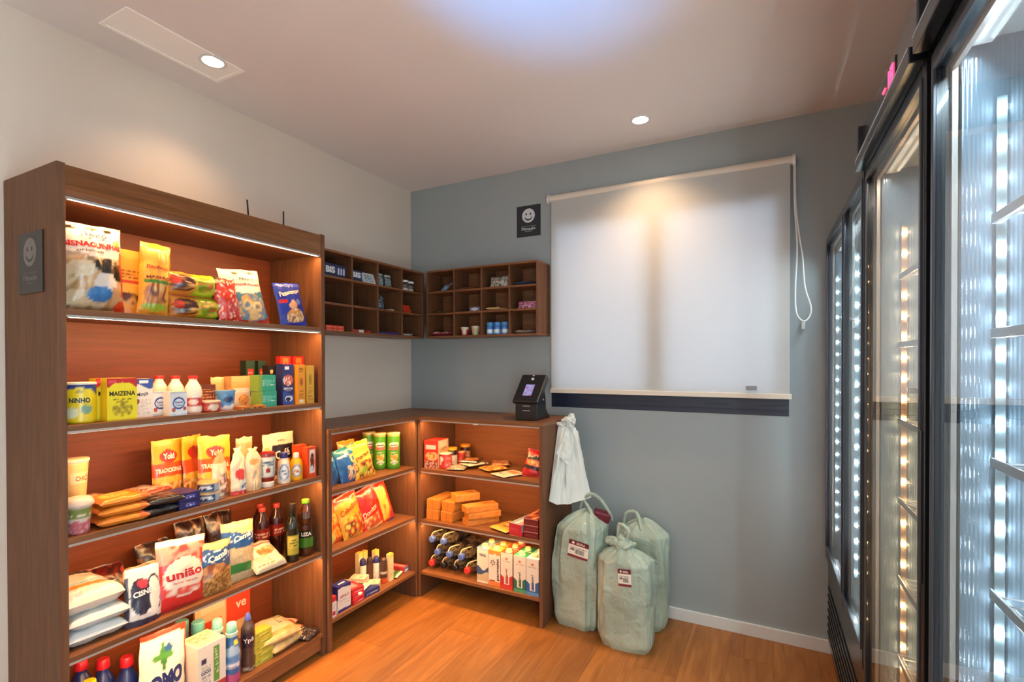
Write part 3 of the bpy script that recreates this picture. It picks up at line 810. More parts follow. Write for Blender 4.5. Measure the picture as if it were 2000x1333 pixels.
def pouch(name, label, cat, group, w, h, d, front, back, loc, rz, text=(), lean=0.12, roll=0, stand=False, seal=True, nx=30, nz=40, crumple=1.0, seed=1.0, tie=False, extra=()):
    F, Bk = fcol(front), fcol(back)
    def prof(u, v):
        a = max(0.0, math.sin(math.pi * u)) ** (.55 if lean < 1 else .27)
        if stand: b = min(1, (1 - v) * 1.25) ** .7 if v > .2 else (.86 + .14 * v / .2)
        else: b = max(0.0, math.sin(math.pi * min(1, max(0, (v - .035) / .93)))) ** (.45 if lean < 1 else .24)
        return d / 2 * a * b
    def P(u, v, side, off=0.0):
        pin = 1 - .05 * math.sin(math.pi * v) * (0 if stand else 1)
        if tie: pin *= (1 - .62 * max(0, (v - .72) / .28) ** .8) if v < .9 else (.38 + 2.6 * (v - .9))
        t = prof(u, v) if lean < 1 else d / 2 * max(0, 1 - abs(2 * u - 1) ** 5) ** .5 * max(0, 1 - abs(2 * v - 1) ** 7) ** .5
        n1 = noise.noise(Vector((u * 4.2, v * 5.0, seed * 3.7 + side))) * .22
        n2 = noise.noise(Vector((u * 13, v * 4.0, seed * 1.3 + side * 5))) * .16 * (1.1 - .6 * math.sin(math.pi * v))
        t2 = t * (1 + (n1 + n2) * crumple) + off
        edge = noise.noise(Vector((u * 9, v * 9, seed))) * .0022 * crumple
        x = (u - .5) * w * pin + noise.noise(Vector((v * 6, seed, 2.0))) * .004 * crumple
        z = v * h + edge + noise.noise(Vector((u * 3, seed, 9.0))) * .006 * crumple * v
        return (x, d / 2 + (-t2 if side < .5 else t2), max(z, 0))
    pm = PM()
    pm.grid(lambda u, v: P(u, v, 0), F, nx, nz)
    pm.grid(lambda u, v: P(1 - u, v, 1), Bk, nx // 2, nz // 2)
    if stand: pm.grid(lambda u, v: ((.5 - u) * w, d / 2 + (v - .5) * d * .86 * max(0, math.sin(math.pi * u)) ** .55, 0), Bk, nx // 2, 2)
    b = pm.build('pouch', FILM, smooth=True)
    S = lambda u, v: P(u, v, 0, .0016)
    return finish(name, label, cat, group, b, letters(S, text) + list(extra), loc, rz, lean, roll)

def turned(name, label, cat, group, prof, wrap, loc, rz, cap=None, text=(), seg=36, matb=None, sx=1.0, sy=1.0, roll=0, lean=0, bodyname='bottle_body', extra=(), sub=3):
    """bottle, jar or tin: prof [(r,z)...] ; wrap = print in (turn,height); cap = (prof, colour)"""
    Pf = []
    for i in range(len(prof) - 1):
        (r0, z0), (r1, z1) = prof[i], prof[i + 1]
        k = max(1, int(abs(z1 - z0) / .006)) if abs(z1 - z0) > .012 else 1
        for j in range(k): Pf.append((r0 + (r1 - r0) * j / k, z0 + (z1 - z0) * j / k))
    Pf.append(prof[-1]); H = max(p[1] for p in prof)
    C = fcol(wrap)
    pm = PM(); n0 = 0
    for (r, z) in Pf:
        for k in range(seg):
            a = 2 * math.pi * k / seg - math.pi * 1.5
            pm.v.append((r * sx * math.cos(a), r * sy * math.sin(a), z)); pm.c.append(C(k / seg, z / H))
    for j in range(len(Pf) - 1):
        for k in range(seg): pm.f.append([j * seg + k, j * seg + (k + 1) % seg, (j + 1) * seg + (k + 1) % seg, (j + 1) * seg + k])
    pm.f.append(list(range(seg))[::-1]); pm.f.append(list(range((len(Pf) - 1) * seg, len(Pf) * seg)))
    b = pm.build(bodyname, matb or PLAST, smooth=True)
    def rad(z):
        for i in range(len(Pf) - 1):
            if Pf[i][1] <= z <= Pf[i + 1][1]:
                q = (z - Pf[i][1]) / max(1e-9, Pf[i + 1][1] - Pf[i][1]); return Pf[i][0] + (Pf[i + 1][0] - Pf[i][0]) * q
        return Pf[-1][0]
    def S(u, v):
        z = v * H; r = rad(z) + .0008; a = 2 * math.pi * u - math.pi * 1.5
        return (r * sx * math.cos(a), r * sy * math.sin(a), z)
    ex = list(extra)
    for cp in (cap if isinstance(cap, list) else [cap] if cap else []):
        def mk(rt, cp=cp):
            cprof, ccol = cp[0], cp[1]; m = MB(); vs = []; sg = 28
            for (r, z) in cprof:
                for k in range(sg):
                    a = 2 * math.pi * k / sg; rr = r * (1 + .02 * (k % 2)); vs.append((rr * math.cos(a) * (sx if len(cp) > 3 else 1), rr * math.sin(a) * (sy if len(cp) > 3 else 1), z))
            fs = [[j * sg + k, j * sg + (k + 1) % sg, (j + 1) * sg + (k + 1) % sg, (j + 1) * sg + k] for j in range(len(cprof) - 1) for k in range(sg)]
            fs += [list(range(sg))[::-1], list(range((len(cprof) - 1) * sg, len(cprof) * sg))]
            m.add(vs, fs); m.build(cp[2] if len(cp) > 2 else 'cap', mat('plastic_' + ccol, ccol, .35), rt, smooth=True)
        ex.append(mk)
    return finish(name, label, cat, group, b, letters(S, text) + ex, loc, rz, lean, roll)

def dup(root, loc, rz=None, label=None):
    r = root.copy(); COL.objects.link(r); r.location = loc
    if rz is not None: r.rotation_euler[2] = rz
    if label: r['label'] = label
    for ch in root.children:
        c = ch.copy(); COL.objects.link(c); c.parent = r
        for g_ in ch.children:
            d = g_.copy(); COL.objects.link(d); d.parent = c
    return r
def can(r, h, rim=.0015): return [(r * .96, 0), (r, .002), (r, h - .004), (r - rim, h - .001), (r - rim * 2, h)]
def lid(r, z0, h): return [(r, z0), (r + .0008, z0 + .001), (r + .0008, z0 + h - .002), (r - .003, z0 + h)]
Q9 = R(90)
GT = 'groceries on the tall shelf unit, '

# ---------------------------------------------------------------- tall unit, top shelf
z = SZ[0] + .0005
g = 'bread and biscuit bags on the top shelf'
pouch('bread_bag', 'large white and red bag of bread rolls, left end of the top shelf', 'bread', g, .178, .285, .11,
      ('efe3d2', ('w', .62, .05, 6, 1, 'b9a48c'), ('n', 0, 0, 1, .60, 4, 3, 'e0c498', 'd0a874', 'b08a5c', 'e4cda4', '8a6f50'), ('e', .25, .48, .20, .09, 'e0cca8'), ('e', .22, .14, .20, .11, 'dcc49a'), ('e', .62, .33, .20, .12, 'e8e0d4'), ('e', .66, .52, .26, .085, '1c1a1a'), ('e', .84, .44, .10, .09, '1c1a1a'), ('e', .52, .20, .20, .085, '2f78b8'), ('e', .82, .22, .12, .08, 'dca878'), ('e', .95, .06, .16, .08, 'd8401e'), ('e', .15, .93, .1, .03, '2a2523'), ('e', .5, .95, .07, .025, 'd8542a'), ('e', .75, .94, .06, .03, '2a2523'), ('e', .85, .80, .07, .05, 'e9a43a'), ('r', .93, .2, 1, .7, 'd23c20'), ('r', .25, .83, .8, .90, 'f8f0e4'), ('o', .52, .865, .24, .05, .75, '2e3d60')),
      'e8d4b4', (.36, -2.012, z), Q9, (('PANCO', .52, .865, .34, .045, '2e3d60'), ('BISNAGUINHAS', .48, .75, .92, .062, 'd42a22', dict(bold=.045, name='title_lettering')), ('originais', .40, .675, .42, .036, '6a5a4a')), lean=.02, roll=-.03, seed=2)
carton('bun_pack', 'orange bun packet squeezed behind the large white bread bag', 'bread', g, .085, .225, .05,
       ('e89a2e', ('r', 0, .35, 1, .55, 'f2b23c'), ('r', .1, .48, .9, .53, 'd03a1e'), ('t', .1, .56, .9, .72, 3, '7a2b14'), ('m', .5, .25, .4, .1, 4, 1, '8a3f1c', 'd89a4a', '5e2a14'), ('W', .88, .02, 9, 0, 'f0a43c')), 'e08a28', 'e89a3a', (.30, -1.905, z), Q9 + .1, lean=.02, mat_=FILM)
pouch('bread_bag', 'orange burger bun bag with folded top, upright on the top shelf', 'bread', g, .100, .262, .075,
      ('eea436', ('w', .70, .0, 1, 0, 'f0ab3e'), ('W', .72, .01, 9, 0, 'e79130'), ('m', .5, .30, .42, .16, 4, 5, 'e7a850', '6b2f16', 'd0853a', 'f0c070'), ('r', .1, .44, .9, .475, '3e7a2a'), ('e', .5, .12, .42, .05, '9ab52e')),
      'e39a30', (.352, -1.842, z), Q9 - .05, (('Bauducco', .48, .66, .7, .055, 'c8321e'), ('MAXIPÃO', .5, .525, .74, .05, '7c1f12', dict(bold=.04))), lean=.03, roll=.06, seed=5)
def bunlog(lab, zz, seed, yy):
    return pouch('hot_dog_bun_bag', lab, 'bread', 'hot dog bun bags lying on the top shelf', .215, .085, .085,
      ('d98f38', ('r', .42, 0, .80, 1, 'b7c22c'), ('m', .60, .5, .16, .35, 5, 2, 'e0b04a', '7d9a24', 'c05a2a'), ('r', .80, 0, 1, 1, '2a2a20'), ('t', .83, .2, .97, .8, 5, 'd8d8c0'), ('m', .22, .5, .2, .4, 4, 6, 'c4702a', '4a2413', 'e4a552'), ('e', .12, .6, .08, .2, 'c83a1e')),
      'd08a38', (.350, yy, zz), Q9 - .03, lean=0.0, seed=seed, nz=20, nx=44)
bunlog('hot dog bun bag with green and black end, lower of the two', z, 8, -1.678)
bunlog('hot dog bun bag with green and black end, resting on top of another', z + .088, 9, -1.690)
pouch('biscuit_bag', 'red and white bag with a picture of ring biscuits, leaning on the top shelf', 'biscuits', g, .185, .235, .05,
      ('c9281c', ('W', .70, .04, 5, 0, 'ecdcc0'), ('r', .18, .42, .95, .74, 'f0e4d0'), ('w', .56, .03, 7, 1, '4b7f93'), ('m', .6, .28, .36, .26, 6, 3, 'e8c27c', 'caa05a', '6a87a0', 'f0d090'), ('o', .45, .33, .13, .10, .25, 'e9c888'), ('o', .72, .30, .13, .10, .25, 'f0d49a'), ('o', .60, .16, .13, .10, .25, 'e4bc78'), ('e', .35, .90, .08, .04, '2a2523'), ('e', .75, .93, .06, .03, 'd03a20'), ('r', 0, 0, .22, .55, 'c42a1e'), ('w', .06, .02, 8, 0, 'b5241a')),
      'b8281c', (.362, -1.475, z), Q9, (('PANCO', .62, .80, .4, .05, '2e3d60'), ('ROSQUINHAS', .58, .70, .7, .045, 'd42a22', dict(bold=.04))), lean=.22, roll=-.10, seed=12)
pouch('biscuit_bag', 'small crumpled red and white bag wedged beside the ring biscuit bag', 'biscuits', g, .09, .17, .04,
      ('d8402a', ('n', 0, 0, 1, 1, 7, 3, 'e8d8c4', 'd23a24', 'c02e1c', 'f0b9a0')), 'c03020', (.372, -1.575, z), Q9 - .2, lean=.10, roll=-.15, seed=15, crumple=1.6)
pouch('biscuit_bag', 'blue bag with golden biscuit picture at the right end of the top shelf', 'biscuits', g, .145, .200, .045,
      ('24389a', ('m', .55, .22, .34, .18, 6, 8, 'eab868', 'c8873a', 'f2d9a4', 'b0602a'), ('e', .50, .48, .14, .1, 'e8a878'), ('w', .10, .01, 8, 0, '1f3aa8'), ('r', .05, .55, .3, .62, 'c83028'), ('e', .72, .55, .1, .07, '6a8fd0'), ('W', .92, .0, 1, 0, '2c46b4')),
      '20307a', (.368, -1.262, z), Q9, (('Passatempo', .5, .76, .78, .14, 'f0e2c8', dict(rot=.12, bold=.03)),), lean=.16, roll=-.12, seed=17)

# ---------------------------------------------------------------- tall unit, second shelf
z = SZ[1] + .0005
g = 'tins, cartons and bottles on the second shelf'
turned('milk_powder_tin', 'yellow and blue powdered milk tin, left end of the second shelf', 'tin', g, can(.041, .122),
       ('e8cf1e', ('W', .76, .0, 1, 0, '22428f'), ('e', .5, .74, .17, .18, 'f0dc28'), ('e', .5, .84, .05, .03, 'b89a18'), ('e', .42, .28, .08, .14, 'e9efc8'), ('e', .56, .36, .06, .11, '7fa890'), ('w', .06, 0, 1, 0, 'c4b21a'), ('r', .30, .80, .36, .90, '5f8fd0')),
       (.309, -2.052, z), Q9 - .42, cap=(lid(.0415, .122, .008), 'ece8dc', 'lid'), text=(('NINHO', .5, .60, .21, .13, '1c2c50', dict(bold=.04)),), bodyname='tin')
MZ = ('f0e020', ('r', 0, .80, 1, 1, 'c8202a'), ('e', .5, .80, .40, .10, 'f4e424'), ('r', .06, .90, .3, .95, 'e05058'), ('m', .5, .28, .34, .20, 9, 2, 'f0e020', 'c0aa18', '8f8a20'), ('t', .2, .50, .8, .53, 1, '4a4010'), ('w', .03, 0, 1, 0, 'd8c81c'))
c0 = carton('cornstarch_box', 'yellow cornstarch box with red top in front of its twin', 'box', 'yellow cornstarch boxes', .088, .140, .042, MZ, 'e8c818', 'e0a41c', (.356, -1.955, z), Q9, (('MAIZENA', .5, .64, .86, .11, '20180c', dict(bold=.03)),), roll=0)
dup(c0, (.309, -1.966, z), Q9 + .05, 'yellow cornstarch box standing behind another of the same')
carton('condensed_milk_carton', 'white and blue condensed milk carton beside the yellow cornstarch box', 'carton', g, .062, .135, .045,
       ('ece6dc', ('W', .86, .0, 1, 0, '2b4fa0'), ('W', .80, .06, 5, .5, '2b4fa0'), ('r', .3, .88, .75, .95, 'e8eef8'), ('t', .12, .1, .88, .45, 6, 'c9c0b0'), ('e', .2, .42, .1, .08, '8a3a2a')), 'e2ddd2', 'd8d4cc', (.325, -1.877, z), Q9, (('Moça', .45, .60, .6, .12, '1d2a55', dict(rot=.08)),))
mbot = [(.026, 0), (.029, .004), (.030, .075), (.027, .098), (.014, .122), (.0135, .132)]
mlk = turned('milk_bottle', 'white milk bottle with red cap and red band, nearest the front of the three', 'bottle', 'white milk bottles with red caps', mbot,
       ('efe6d6', ('r', 0, .22, 1, .40, 'c82a24'), ('e', .5, .32, .1, .07, 'f0d8c8'), ('r', .3, .42, .7, .50, 'b83a30'), ('r', .33, .43, .67, .49, 'f2ece0')), (.315, -1.700, z), Q9 - .5, cap=([(.0155, .130), (.0158, .131), (.0158, .139), (.015, .141)], 'c8281e'))
dup(mlk, (.245, -1.725, z), Q9 - .5, 'white milk bottle with red cap, middle of the three in a row')
dup(mlk, (.178, -1.748, z), Q9 - .5, 'white milk bottle with red cap, rearmost and leftmost of the three')
CR = ('e8ecec', ('e', .5, .52, .36, .26, '21408e'), ('e', .5, .52, .29, .19, 'e8eef4'), ('e', .2, .25, .12, .09, 'c05a48'), ('e', .85, .28, .1, .08, 'b84a3c'), ('w', .06, .03, 9, 0, 'c4d0dc'), ('W', .93, .0, 1, 0, 'c9ced2'))
c0 = carton('cream_carton', 'small white and blue cream carton in front of the milk bottles', 'carton', 'small cream cartons', .058, .086, .045, CR, 'e2ddd0', 'd8d8d4', (.370, -1.783, z), Q9, (('Nestlé', .5, .56, .48, .10, '203a86'), ('Creme', .5, .44, .42, .10, '203a86')))
dup(c0, (.310, -1.812, z), Q9, 'small cream carton half hidden behind the white and blue one')
turned('fish_tin', 'low round red tin with silver rim on the second shelf', 'tin', g, can(.036, .044), ('a83020', ('W', .86, 0, 1, 0, 'c9b4a4'), ('w', .12, 0, 1, 0, '8f2a1c'), ('e', .55, .45, .09, .3, 'd8c8b0'), ('r', .3, .3, .45, .6, 'b84a34')), (.325, -1.640, z), Q9 - .5, bodyname='tin')
turned('yogurt_pot', 'blue and white pot beside the low red tin', 'pot', g, [(.030, 0), (.031, .002), (.036, .070), (.039, .074), (.039, .078), (.036, .079)], ('4f8fc4', ('e', .55, .55, .10, .16, '1d3568'), ('w', .22, .05, 12, 0, 'e0e4e8'), ('W', .88, 0, 1, 0, '6aa4d0'), ('r', .2, .3, .32, .7, 'd8e4ec')), (.295, -1.560, z), Q9 - .5, bodyname='pot')
carton('dark_packet', 'small brown packet at the back of the second shelf behind the red tin', 'packet', g, .07, .10, .04, ('5a2a18', ('t', .1, .2, .9, .8, 5, 'c88a60')), '4a2214', '6a3420', (.20, -1.575, z), Q9)
BG = ('d9a868', ('W', .82, .02, 9, 0, 'e2b478'), ('e', .8, .4, .3, .12, '3c2a1e'), ('r', .55, .1, 1, .3, 'e8d0a4'))
pouch('sugar_packet', 'beige paper packet at the back of the second shelf, left of the two', 'packet', 'beige paper packets on the second shelf', .06, .13, .05, BG, 'd0a060', (.20, -1.515, z), Q9, lean=.0, seed=31, stand=True)
carton('sugar_packet', 'beige paper packet at the back of the second shelf, wider of the two', 'packet', 'beige paper packets on the second shelf', .095, .132, .05, BG, 'd0a264', 'dcb478', (.22, -1.435, z), Q9, mat_=FILM)
carton('toast_packet', 'orange and white toast packet in front of the beige packets', 'packet', g, .075, .082, .04, ('e8c49a', ('m', .6, .4, .3, .3, 5, 3, 'd8652a', 'e8a050', 'c84a20'), ('r', 0, .8, 1, 1, 'f0e0c4')), 'e0b080', 'e8c49a', (.272, -1.470, z), Q9, mat_=FILM)
carton('chocolate_bar_packet', 'flat orange packet lying at the front edge of the second shelf', 'packet', g, .11, .012, .05, ('d07a28', ('t', .1, .1, .9, .9, 1, '5a2a14')), 'a85a20', ('d88a34', ('r', .4, .2, .7, .8, '4a2414')), (.372, -1.485, z), Q9)
GB = ('2fa083', ('r', 0, 0, .18, 1, '8aa83c'), ('t', .25, .35, .9, .7, 3, 'b8e0cc'), ('e', .55, .55, .2, .18, '58b89c'))
c0 = carton('tea_box', 'green tea box, lower of two stacked at the front of the second shelf', 'box', 'stacked green tea boxes', .085, .068, .055, GB, '7c9c3a', '3aa888', (.345, -1.400, z), Q9)
dup(c0, (.343, -1.402, z + .069), Q9 + .03, 'green tea box, upper of two stacked at the front of the second shelf')
DG = ('1c3a26', ('r', .2, .60, .85, .82, 'b03028'), ('t', .25, .64, .8, .78, 2, 'e0b89a'), ('r', 0, .1, 1, .3, '24462e'))
c0 = carton('tall_tea_box', 'dark green tall box with red label at the back, left of the two', 'box', 'dark green boxes at the back', .044, .20, .04, DG, '16301f', '24502e', (.18, -1.365, z), Q9)
dup(c0, (.18, -1.305, z), Q9, 'dark green tall box with red label at the back, right of the two')
BK = ('15151a', ('e', .5, .84, .22, .06, 'd8b06a'), ('t', .2, .66, .8, .76, 2, 'c8b8a0'), ('r', .2, .2, .8, .5, '3a2a1e'))
c0 = carton('black_tea_box', 'narrow black box with gold emblem between the green and the blue boxes', 'box', 'narrow black boxes', .034, .178, .04, BK, '101014', '2a6a3c', (.27, -1.325, z), Q9)
dup(c0, (.27, -1.288, z), Q9, 'narrow black box with gold emblem half behind the blue box')
carton('sweetener_box', 'tall dark blue sweetener box with food picture on the second shelf', 'box', g, .058, .185, .045, ('1c2c6a', ('m', .5, .60, .48, .13, 5, 4, 'e8c8b0', 'c04a38', 'f0e4d4', '8ab0d8'), ('w', .28, .05, 4, 1, '2c4f9a'), ('e', .55, .15, .35, .07, 'e0e8f0'), ('e', .5, .14, .25, .045, '101830'), ('r', .2, .86, .6, .93, 'd8e0f0'), ('W', .975, 0, 1, 0, 'c02a3a')), '18265a', 'b8283a', (.335, -1.290, z), Q9, (('ZERO-CAL', .5, .40, .86, .05, 'e8ecf4', dict(bold=.04)), ('adoçante', .5, .345, .5, .022, 'c8d4ec')))
YB_ = ('e09a28', ('r', 0, 0, 1, .12, 'e8b040'), ('e', .5, .56, .25, .10, 'b0602a'), ('t', .2, .15, .8, .36, 5, '8a4f1c'), ('r', .25, .04, .75, .12, 'e8e0c8'), ('t', .2, .78, .8, .90, 3, '7a2f18'))
carton('cereal_box', 'orange yellow slim box to the right of the dark blue box', 'box', 'orange yellow slim boxes', .040, .182, .05, YB_, 'd88a24', 'c83a28', (.352, -1.232, z), Q9)
carton('cereal_box', 'orange yellow slim box at the right end of the second shelf', 'box', 'orange yellow slim boxes', .044, .178, .05, ('d8a838', ('e', .5, .62, .2, .14, 'a8862a'), ('t', .2, .1, .8, .4, 6, '9a6a20'), ('w', .1, 0, 1, 0, 'c89830')), 'c8962c', 'd8a030', (.352, -1.182, z), Q9)
RD = ('c02418', ('r', .25, .70, .75, .95, 'e8722a'), ('e', .5, .78, .22, .08, 'c02418'), ('t', .2, .1, .8, .3, 3, 'e8b8a0'))
c0 = carton('red_cereal_box', 'red box at the back right of the second shelf, left of the two', 'box', 'red boxes at the back of the second shelf', .058, .22, .03, RD, 'b02016', 'c83020', (.25, -1.235, z), Q9)
dup(c0, (.26, -1.170, z), Q9, 'red box at the back right of the second shelf, against the side panel')

# ---------------------------------------------------------------- tall unit, third shelf
z = SZ[2] + .0005
g = 'packets, sauces and pouches on the third shelf'
turned('snack_tub', 'white tapered tub with pink bottom, left end of the third shelf', 'tub', g, [(.026, 0), (.028, .003), (.034, .085), (.040, .088), (.041, .094), (.037, .097)], ('d8c8bc', ('w', .42, .02, 30, 0, 'c06a72'), ('n', 0, .05, 1, .35, 24, 3, 'd88a94', 'b8606a', 'e0b8b0'), ('r', .25, .55, .75, .82, '7a8a4a'), ('t', .28, .58, .72, .8, 2, 'e8e0c8')), (.325, -2.066, z), Q9 - .4, bodyname='tub',
       cap=([(.040, .095), (.038, .103), (.030, .112), (.014, .116)], 'd9c9b8', 'crumpled_lid'))
turned('instant_soup_cup', 'tall beige instant noodle cup behind the tapered tub on the third shelf', 'cup', g, [(.026, 0), (.027, .003), (.036, .150), (.039, .152), (.039, .160), (.036, .161)], ('e8c47c', ('r', .40, .50, .70, .72, 'f0dca4'), ('o', .55, .61, .13, .09, .8, '8a3a1c'), ('w', .12, 0, 1, 0, 'd8a860'), ('W', .9, 0, 1, 0, 'f2dfb8')), (.215, -2.030, z + .06), Q9 - .15, bodyname='cup', text=(('CHIC', .55, .60, .16, .10, 'b8401c'),))
bx('box_support', mat('plain_carton', 'b08050', .7), None, (.175, -2.075, z), (.255, -1.985, z + .059), .001)
tag(bpy.data.objects['box_support'], 'plain brown carton under the tall beige noodle cup', 'box'); bpy.data.objects['box_support'].name = 'plain_carton'
CK = ('e08a2c', ('e', .4, .5, .3, .32, 'ecc05c'), ('t', .25, .35, .6, .65, 3, 'b8701c'), ('r', .8, 0, 1, 1, 'd8602a'), ('r', .84, .1, .9, .9, 'f0a060'), ('r', 0, 0, .08, 1, 'c8702a'))
for i in range(3):
    pouch('cracker_packet', ('yellow orange cracker packet, bottom of the stack of three', 'yellow orange cracker packet, middle of the stack of three', 'yellow orange cracker packet, top of the stack of three')[i], 'crackers', 'stacked cracker packets', .150, .12, .030, CK, 'd8842c', (.365 - .004 * i, -1.955 + .006 * i, z + .031 + .031 * i), Q9 - .12 + .06 * i, lean=Q9, seed=40 + i)
for i, (x, y, c, c2, zz, lab) in enumerate([(.20, -1.93, 'c83a28', 'e8c8a0', .030, 'red packet lying behind the cracker stack, on the shelf'), (.20, -1.84, '2c3c86', 'd8d0d0', .030, 'blue packet lying at the back of the third shelf'), (.18, -1.93, 'b84a2a', 'f0d0a0', .061, 'brown red packet lying behind the cracker stack, on another packet'), (.20, -1.76, 'a83a2c', 'e0c0b0', .061, 'dark red striped packet lying behind the black coffee packs')]):
    pouch('flour_packet', lab, 'packet', 'packets lying behind the cracker stack', .12, .13, .029, (c, ('n', .1, .1, .9, .9, 6, i, c, c2, c), ('r', .3, .4, .7, .6, c2)), c, (x, y, z + zz), Q9 + .1 * i, lean=Q9, seed=50 + i)
pouch('flour_packet', 'brown packet under the dark red striped packet', 'packet', 'packets lying behind the cracker stack', .12, .13, .029, '8a4a2c', '8a4a2c', (.20, -1.755, z + .030), Q9, lean=Q9, seed=57)
for i in range(2):
    pouch('coffee_packet', ('glossy black coffee packet, lower of the two', 'glossy black coffee packet, upper of the two')[i], 'coffee', 'black coffee packets', .125, .11, .030, ('1a1a1e', ('n', 0, 0, 1, 1, 5, i, '141418', '2a2a30', '101014', '60606a')), '15151a', (.368, -1.835 + .01 * i, z + .031 + .031 * i), Q9 + .03 - .1 * i, lean=Q9, seed=60 + i, crumple=1.4)
for i in range(2):
    carton('chocolate_box', ('dark blue box with white name on the third shelf, lower of the two', 'dark blue box with white name on the third shelf, upper of the two')[i], 'box', 'dark blue chocolate boxes', .075, .029, .11, ('23225c', ('r', .3, .3, .75, .7, '4a4a9a'), ('t', .35, .35, .7, .65, 1, 'e0dcf0')), '1e1e50', '2c2a66', (.366, -1.744, z + .030 * i), Q9)
YK = ('e8a820', ('r', 0, .40, 1, .60, 'd8501e'), ('n', 0, .0, 1, .38, 5, 4, 'd8a05a', 'b87838', 'e8c27c', 'a06028'), ('e', .5, .33, .5, .05, 'ecb43c'), ('e', .5, .72, .28, .11, 'c8301e'), ('W', .92, .0, 1, 0, 'f0b830'))
yt = (('Yoki', .5, .72, .36, .10, 'f0e8d8', dict(bold=.04)), ('TRADICIONAL', .5, .49, .86, .075, 'f4e4cc', dict(bold=.04)))
pouch('flour_pouch', 'yellow flour pouch with red band at the back, leftmost of the three', 'flour', 'yellow flour pouches', .115, .235, .045, YK, 'd89c20', (.17, -1.70, z), Q9, yt, lean=.05, seed=70, stand=True)
pouch('flour_pouch', 'yellow flour pouch with red band seen edge-on between the other two', 'flour', 'yellow flour pouches', .105, .240, .045, YK, 'd89c20', (.18, -1.600, z), Q9 + .35, lean=.05, seed=71, stand=True)
pouch('flour_pouch', 'yellow flour pouch with red band, frontmost of the three', 'flour', 'yellow flour pouches', .128, .240, .05, YK, 'd89c20', (.265, -1.575, z), Q9 - .1, yt, lean=.10, roll=.05, seed=72, stand=True)
TU = ('1f3058', ('W', .88, 0, 1, 0, 'c8a878'), ('w', .12, 0, 1, 0, '8a98a8'), ('r', .60, .2, .72, .8, '8fb4cc'), ('t', .34, .35, .58, .7, 2, 'd8e0ec'))
t0_ = turned('tuna_tin', 'dark blue tuna tin, lower of two stacked on the third shelf', 'tin', 'stacked tuna tins', can(.037, .038), TU, (.325, -1.650, z), Q9 - .5, bodyname='tin', cap=([(.033, .0381), (.033, .0392)], 'c8a468', 'lid'))
dup(t0_, (.325, -1.650, z + .0395), Q9 - .6, 'dark blue tuna tin, upper of two stacked on the third shelf')
def twist(lab, x, y, w_, h_, cols, rz, seed): return pouch('bread_crumb_bag', lab, 'packet', 'tied paper bags on the third shelf', w_, h_, .055, cols, 'e0c8a8', (x, y, z), rz, lean=.0, seed=seed, stand=True, tie=True, nx=20, nz=30, crumple=1.5)
twist('tied beige bag with red print, leftmost beside the yellow flour pouch', .335, -1.588, .075, .185, ('e4cfae', ('n', .3, .0, 1, .5, 5, 2, 'c03028', 'e8d8c0', '8a3a28', 'e8d8c0'), ('W', .75, 0, 1, 0, 'c8905a')), Q9 + .3, 81)
twist('tied beige bag with red print, middle one of the tied bags', .350, -1.522, .070, .190, ('e8d6b8', ('e', .5, .42, .35, .12, 'c42c28'), ('r', .4, .1, .95, .3, 'e8e8e0'), ('t', .5, .12, .85, .28, 4, '4a6080'), ('w', .08, 0, 1, 0, 'c42c28')), Q9 + .2, 82)
twist('plain beige tied bag next to the upside down ketchup bottle', .350, -1.462, .075, .180, ('dfc69c', ('e', .5, .68, .3, .07, 'b89050'), ('w', .12, 0, 1, 0, 'd8ba90')), Q9 - .1, 83)
pouch('coffee_pouch', 'cream coffee pouch at the back of the third shelf, narrow left one', 'coffee', 'cream coffee pouches', .080, .205, .05, ('e0b070', ('e', .5, .55, .2, .10, 'c89858'), ('W', .88, .01, 9, 0, 'e8c898')), 'd8a868', (.20, -1.395, z), Q9, lean=.0, seed=85, stand=True)
pouch('coffee_pouch', 'cream coffee pouch with black label at the back of the third shelf', 'coffee', 'cream coffee pouches', .165, .210, .05, ('e8cfa4', ('r', .25, .42, .95, .74, '1e1614'), ('e', .12, .6, .1, .12, 'd8a860'), ('n', .3, .1, .95, .42, 6, 4, 'c8a070', '5a3a28', 'e0c090')), 'd8b480', (.245, -1.255, z), Q9, (('Café', .58, .54, .5, .17, 'ece0cc', dict(rot=.15)), ('TIPO', .55, .82, .25, .04, 'c03a20')), lean=.0, seed=86, stand=True)
turned('ketchup_bottle', 'dark red squeeze ketchup bottle standing on its white cap', 'bottle', g, [(.026, .022), (.029, .027), (.034, .060), (.037, .120), (.034, .146), (.020, .152)], ('7a1410', ('r', .36, .30, .64, .86, 'c8ccc0'), ('r', .38, .33, .62, .83, '8a9aa0'), ('r', .39, .34, .61, .82, 'd4d8cc'), ('e', .5, .48, .05, .08, '8a1c14'), ('t', .41, .6, .59, .78, 2, '3a5a78')), (.325, -1.392, z), Q9 - .45, cap=([(.025, 0), (.027, .003), (.027, .020), (.024, .023)], 'e4e0d8'), sx=1.0, sy=.7, text=(('HEINZ', .5, .70, .13, .07, '2c4f80'),))
turned('mayonnaise_bottle', 'white mayonnaise bottle with dark blue cap', 'bottle', g, [(.026, 0), (.028, .004), (.027, .050), (.022, .090), (.014, .112), (.014, .120)], ('e4dcc8', ('e', .5, .42, .14, .30, '6f8fc0'), ('e', .5, .42, .11, .24, 'd4dcdc'), ('t', .42, .35, .58, .55, 2, '34548c')), (.330, -1.312, z), Q9 - .6, cap=([(.0165, .112), (.017, .114), (.016, .134), (.013, .137)], '2b2c74'))
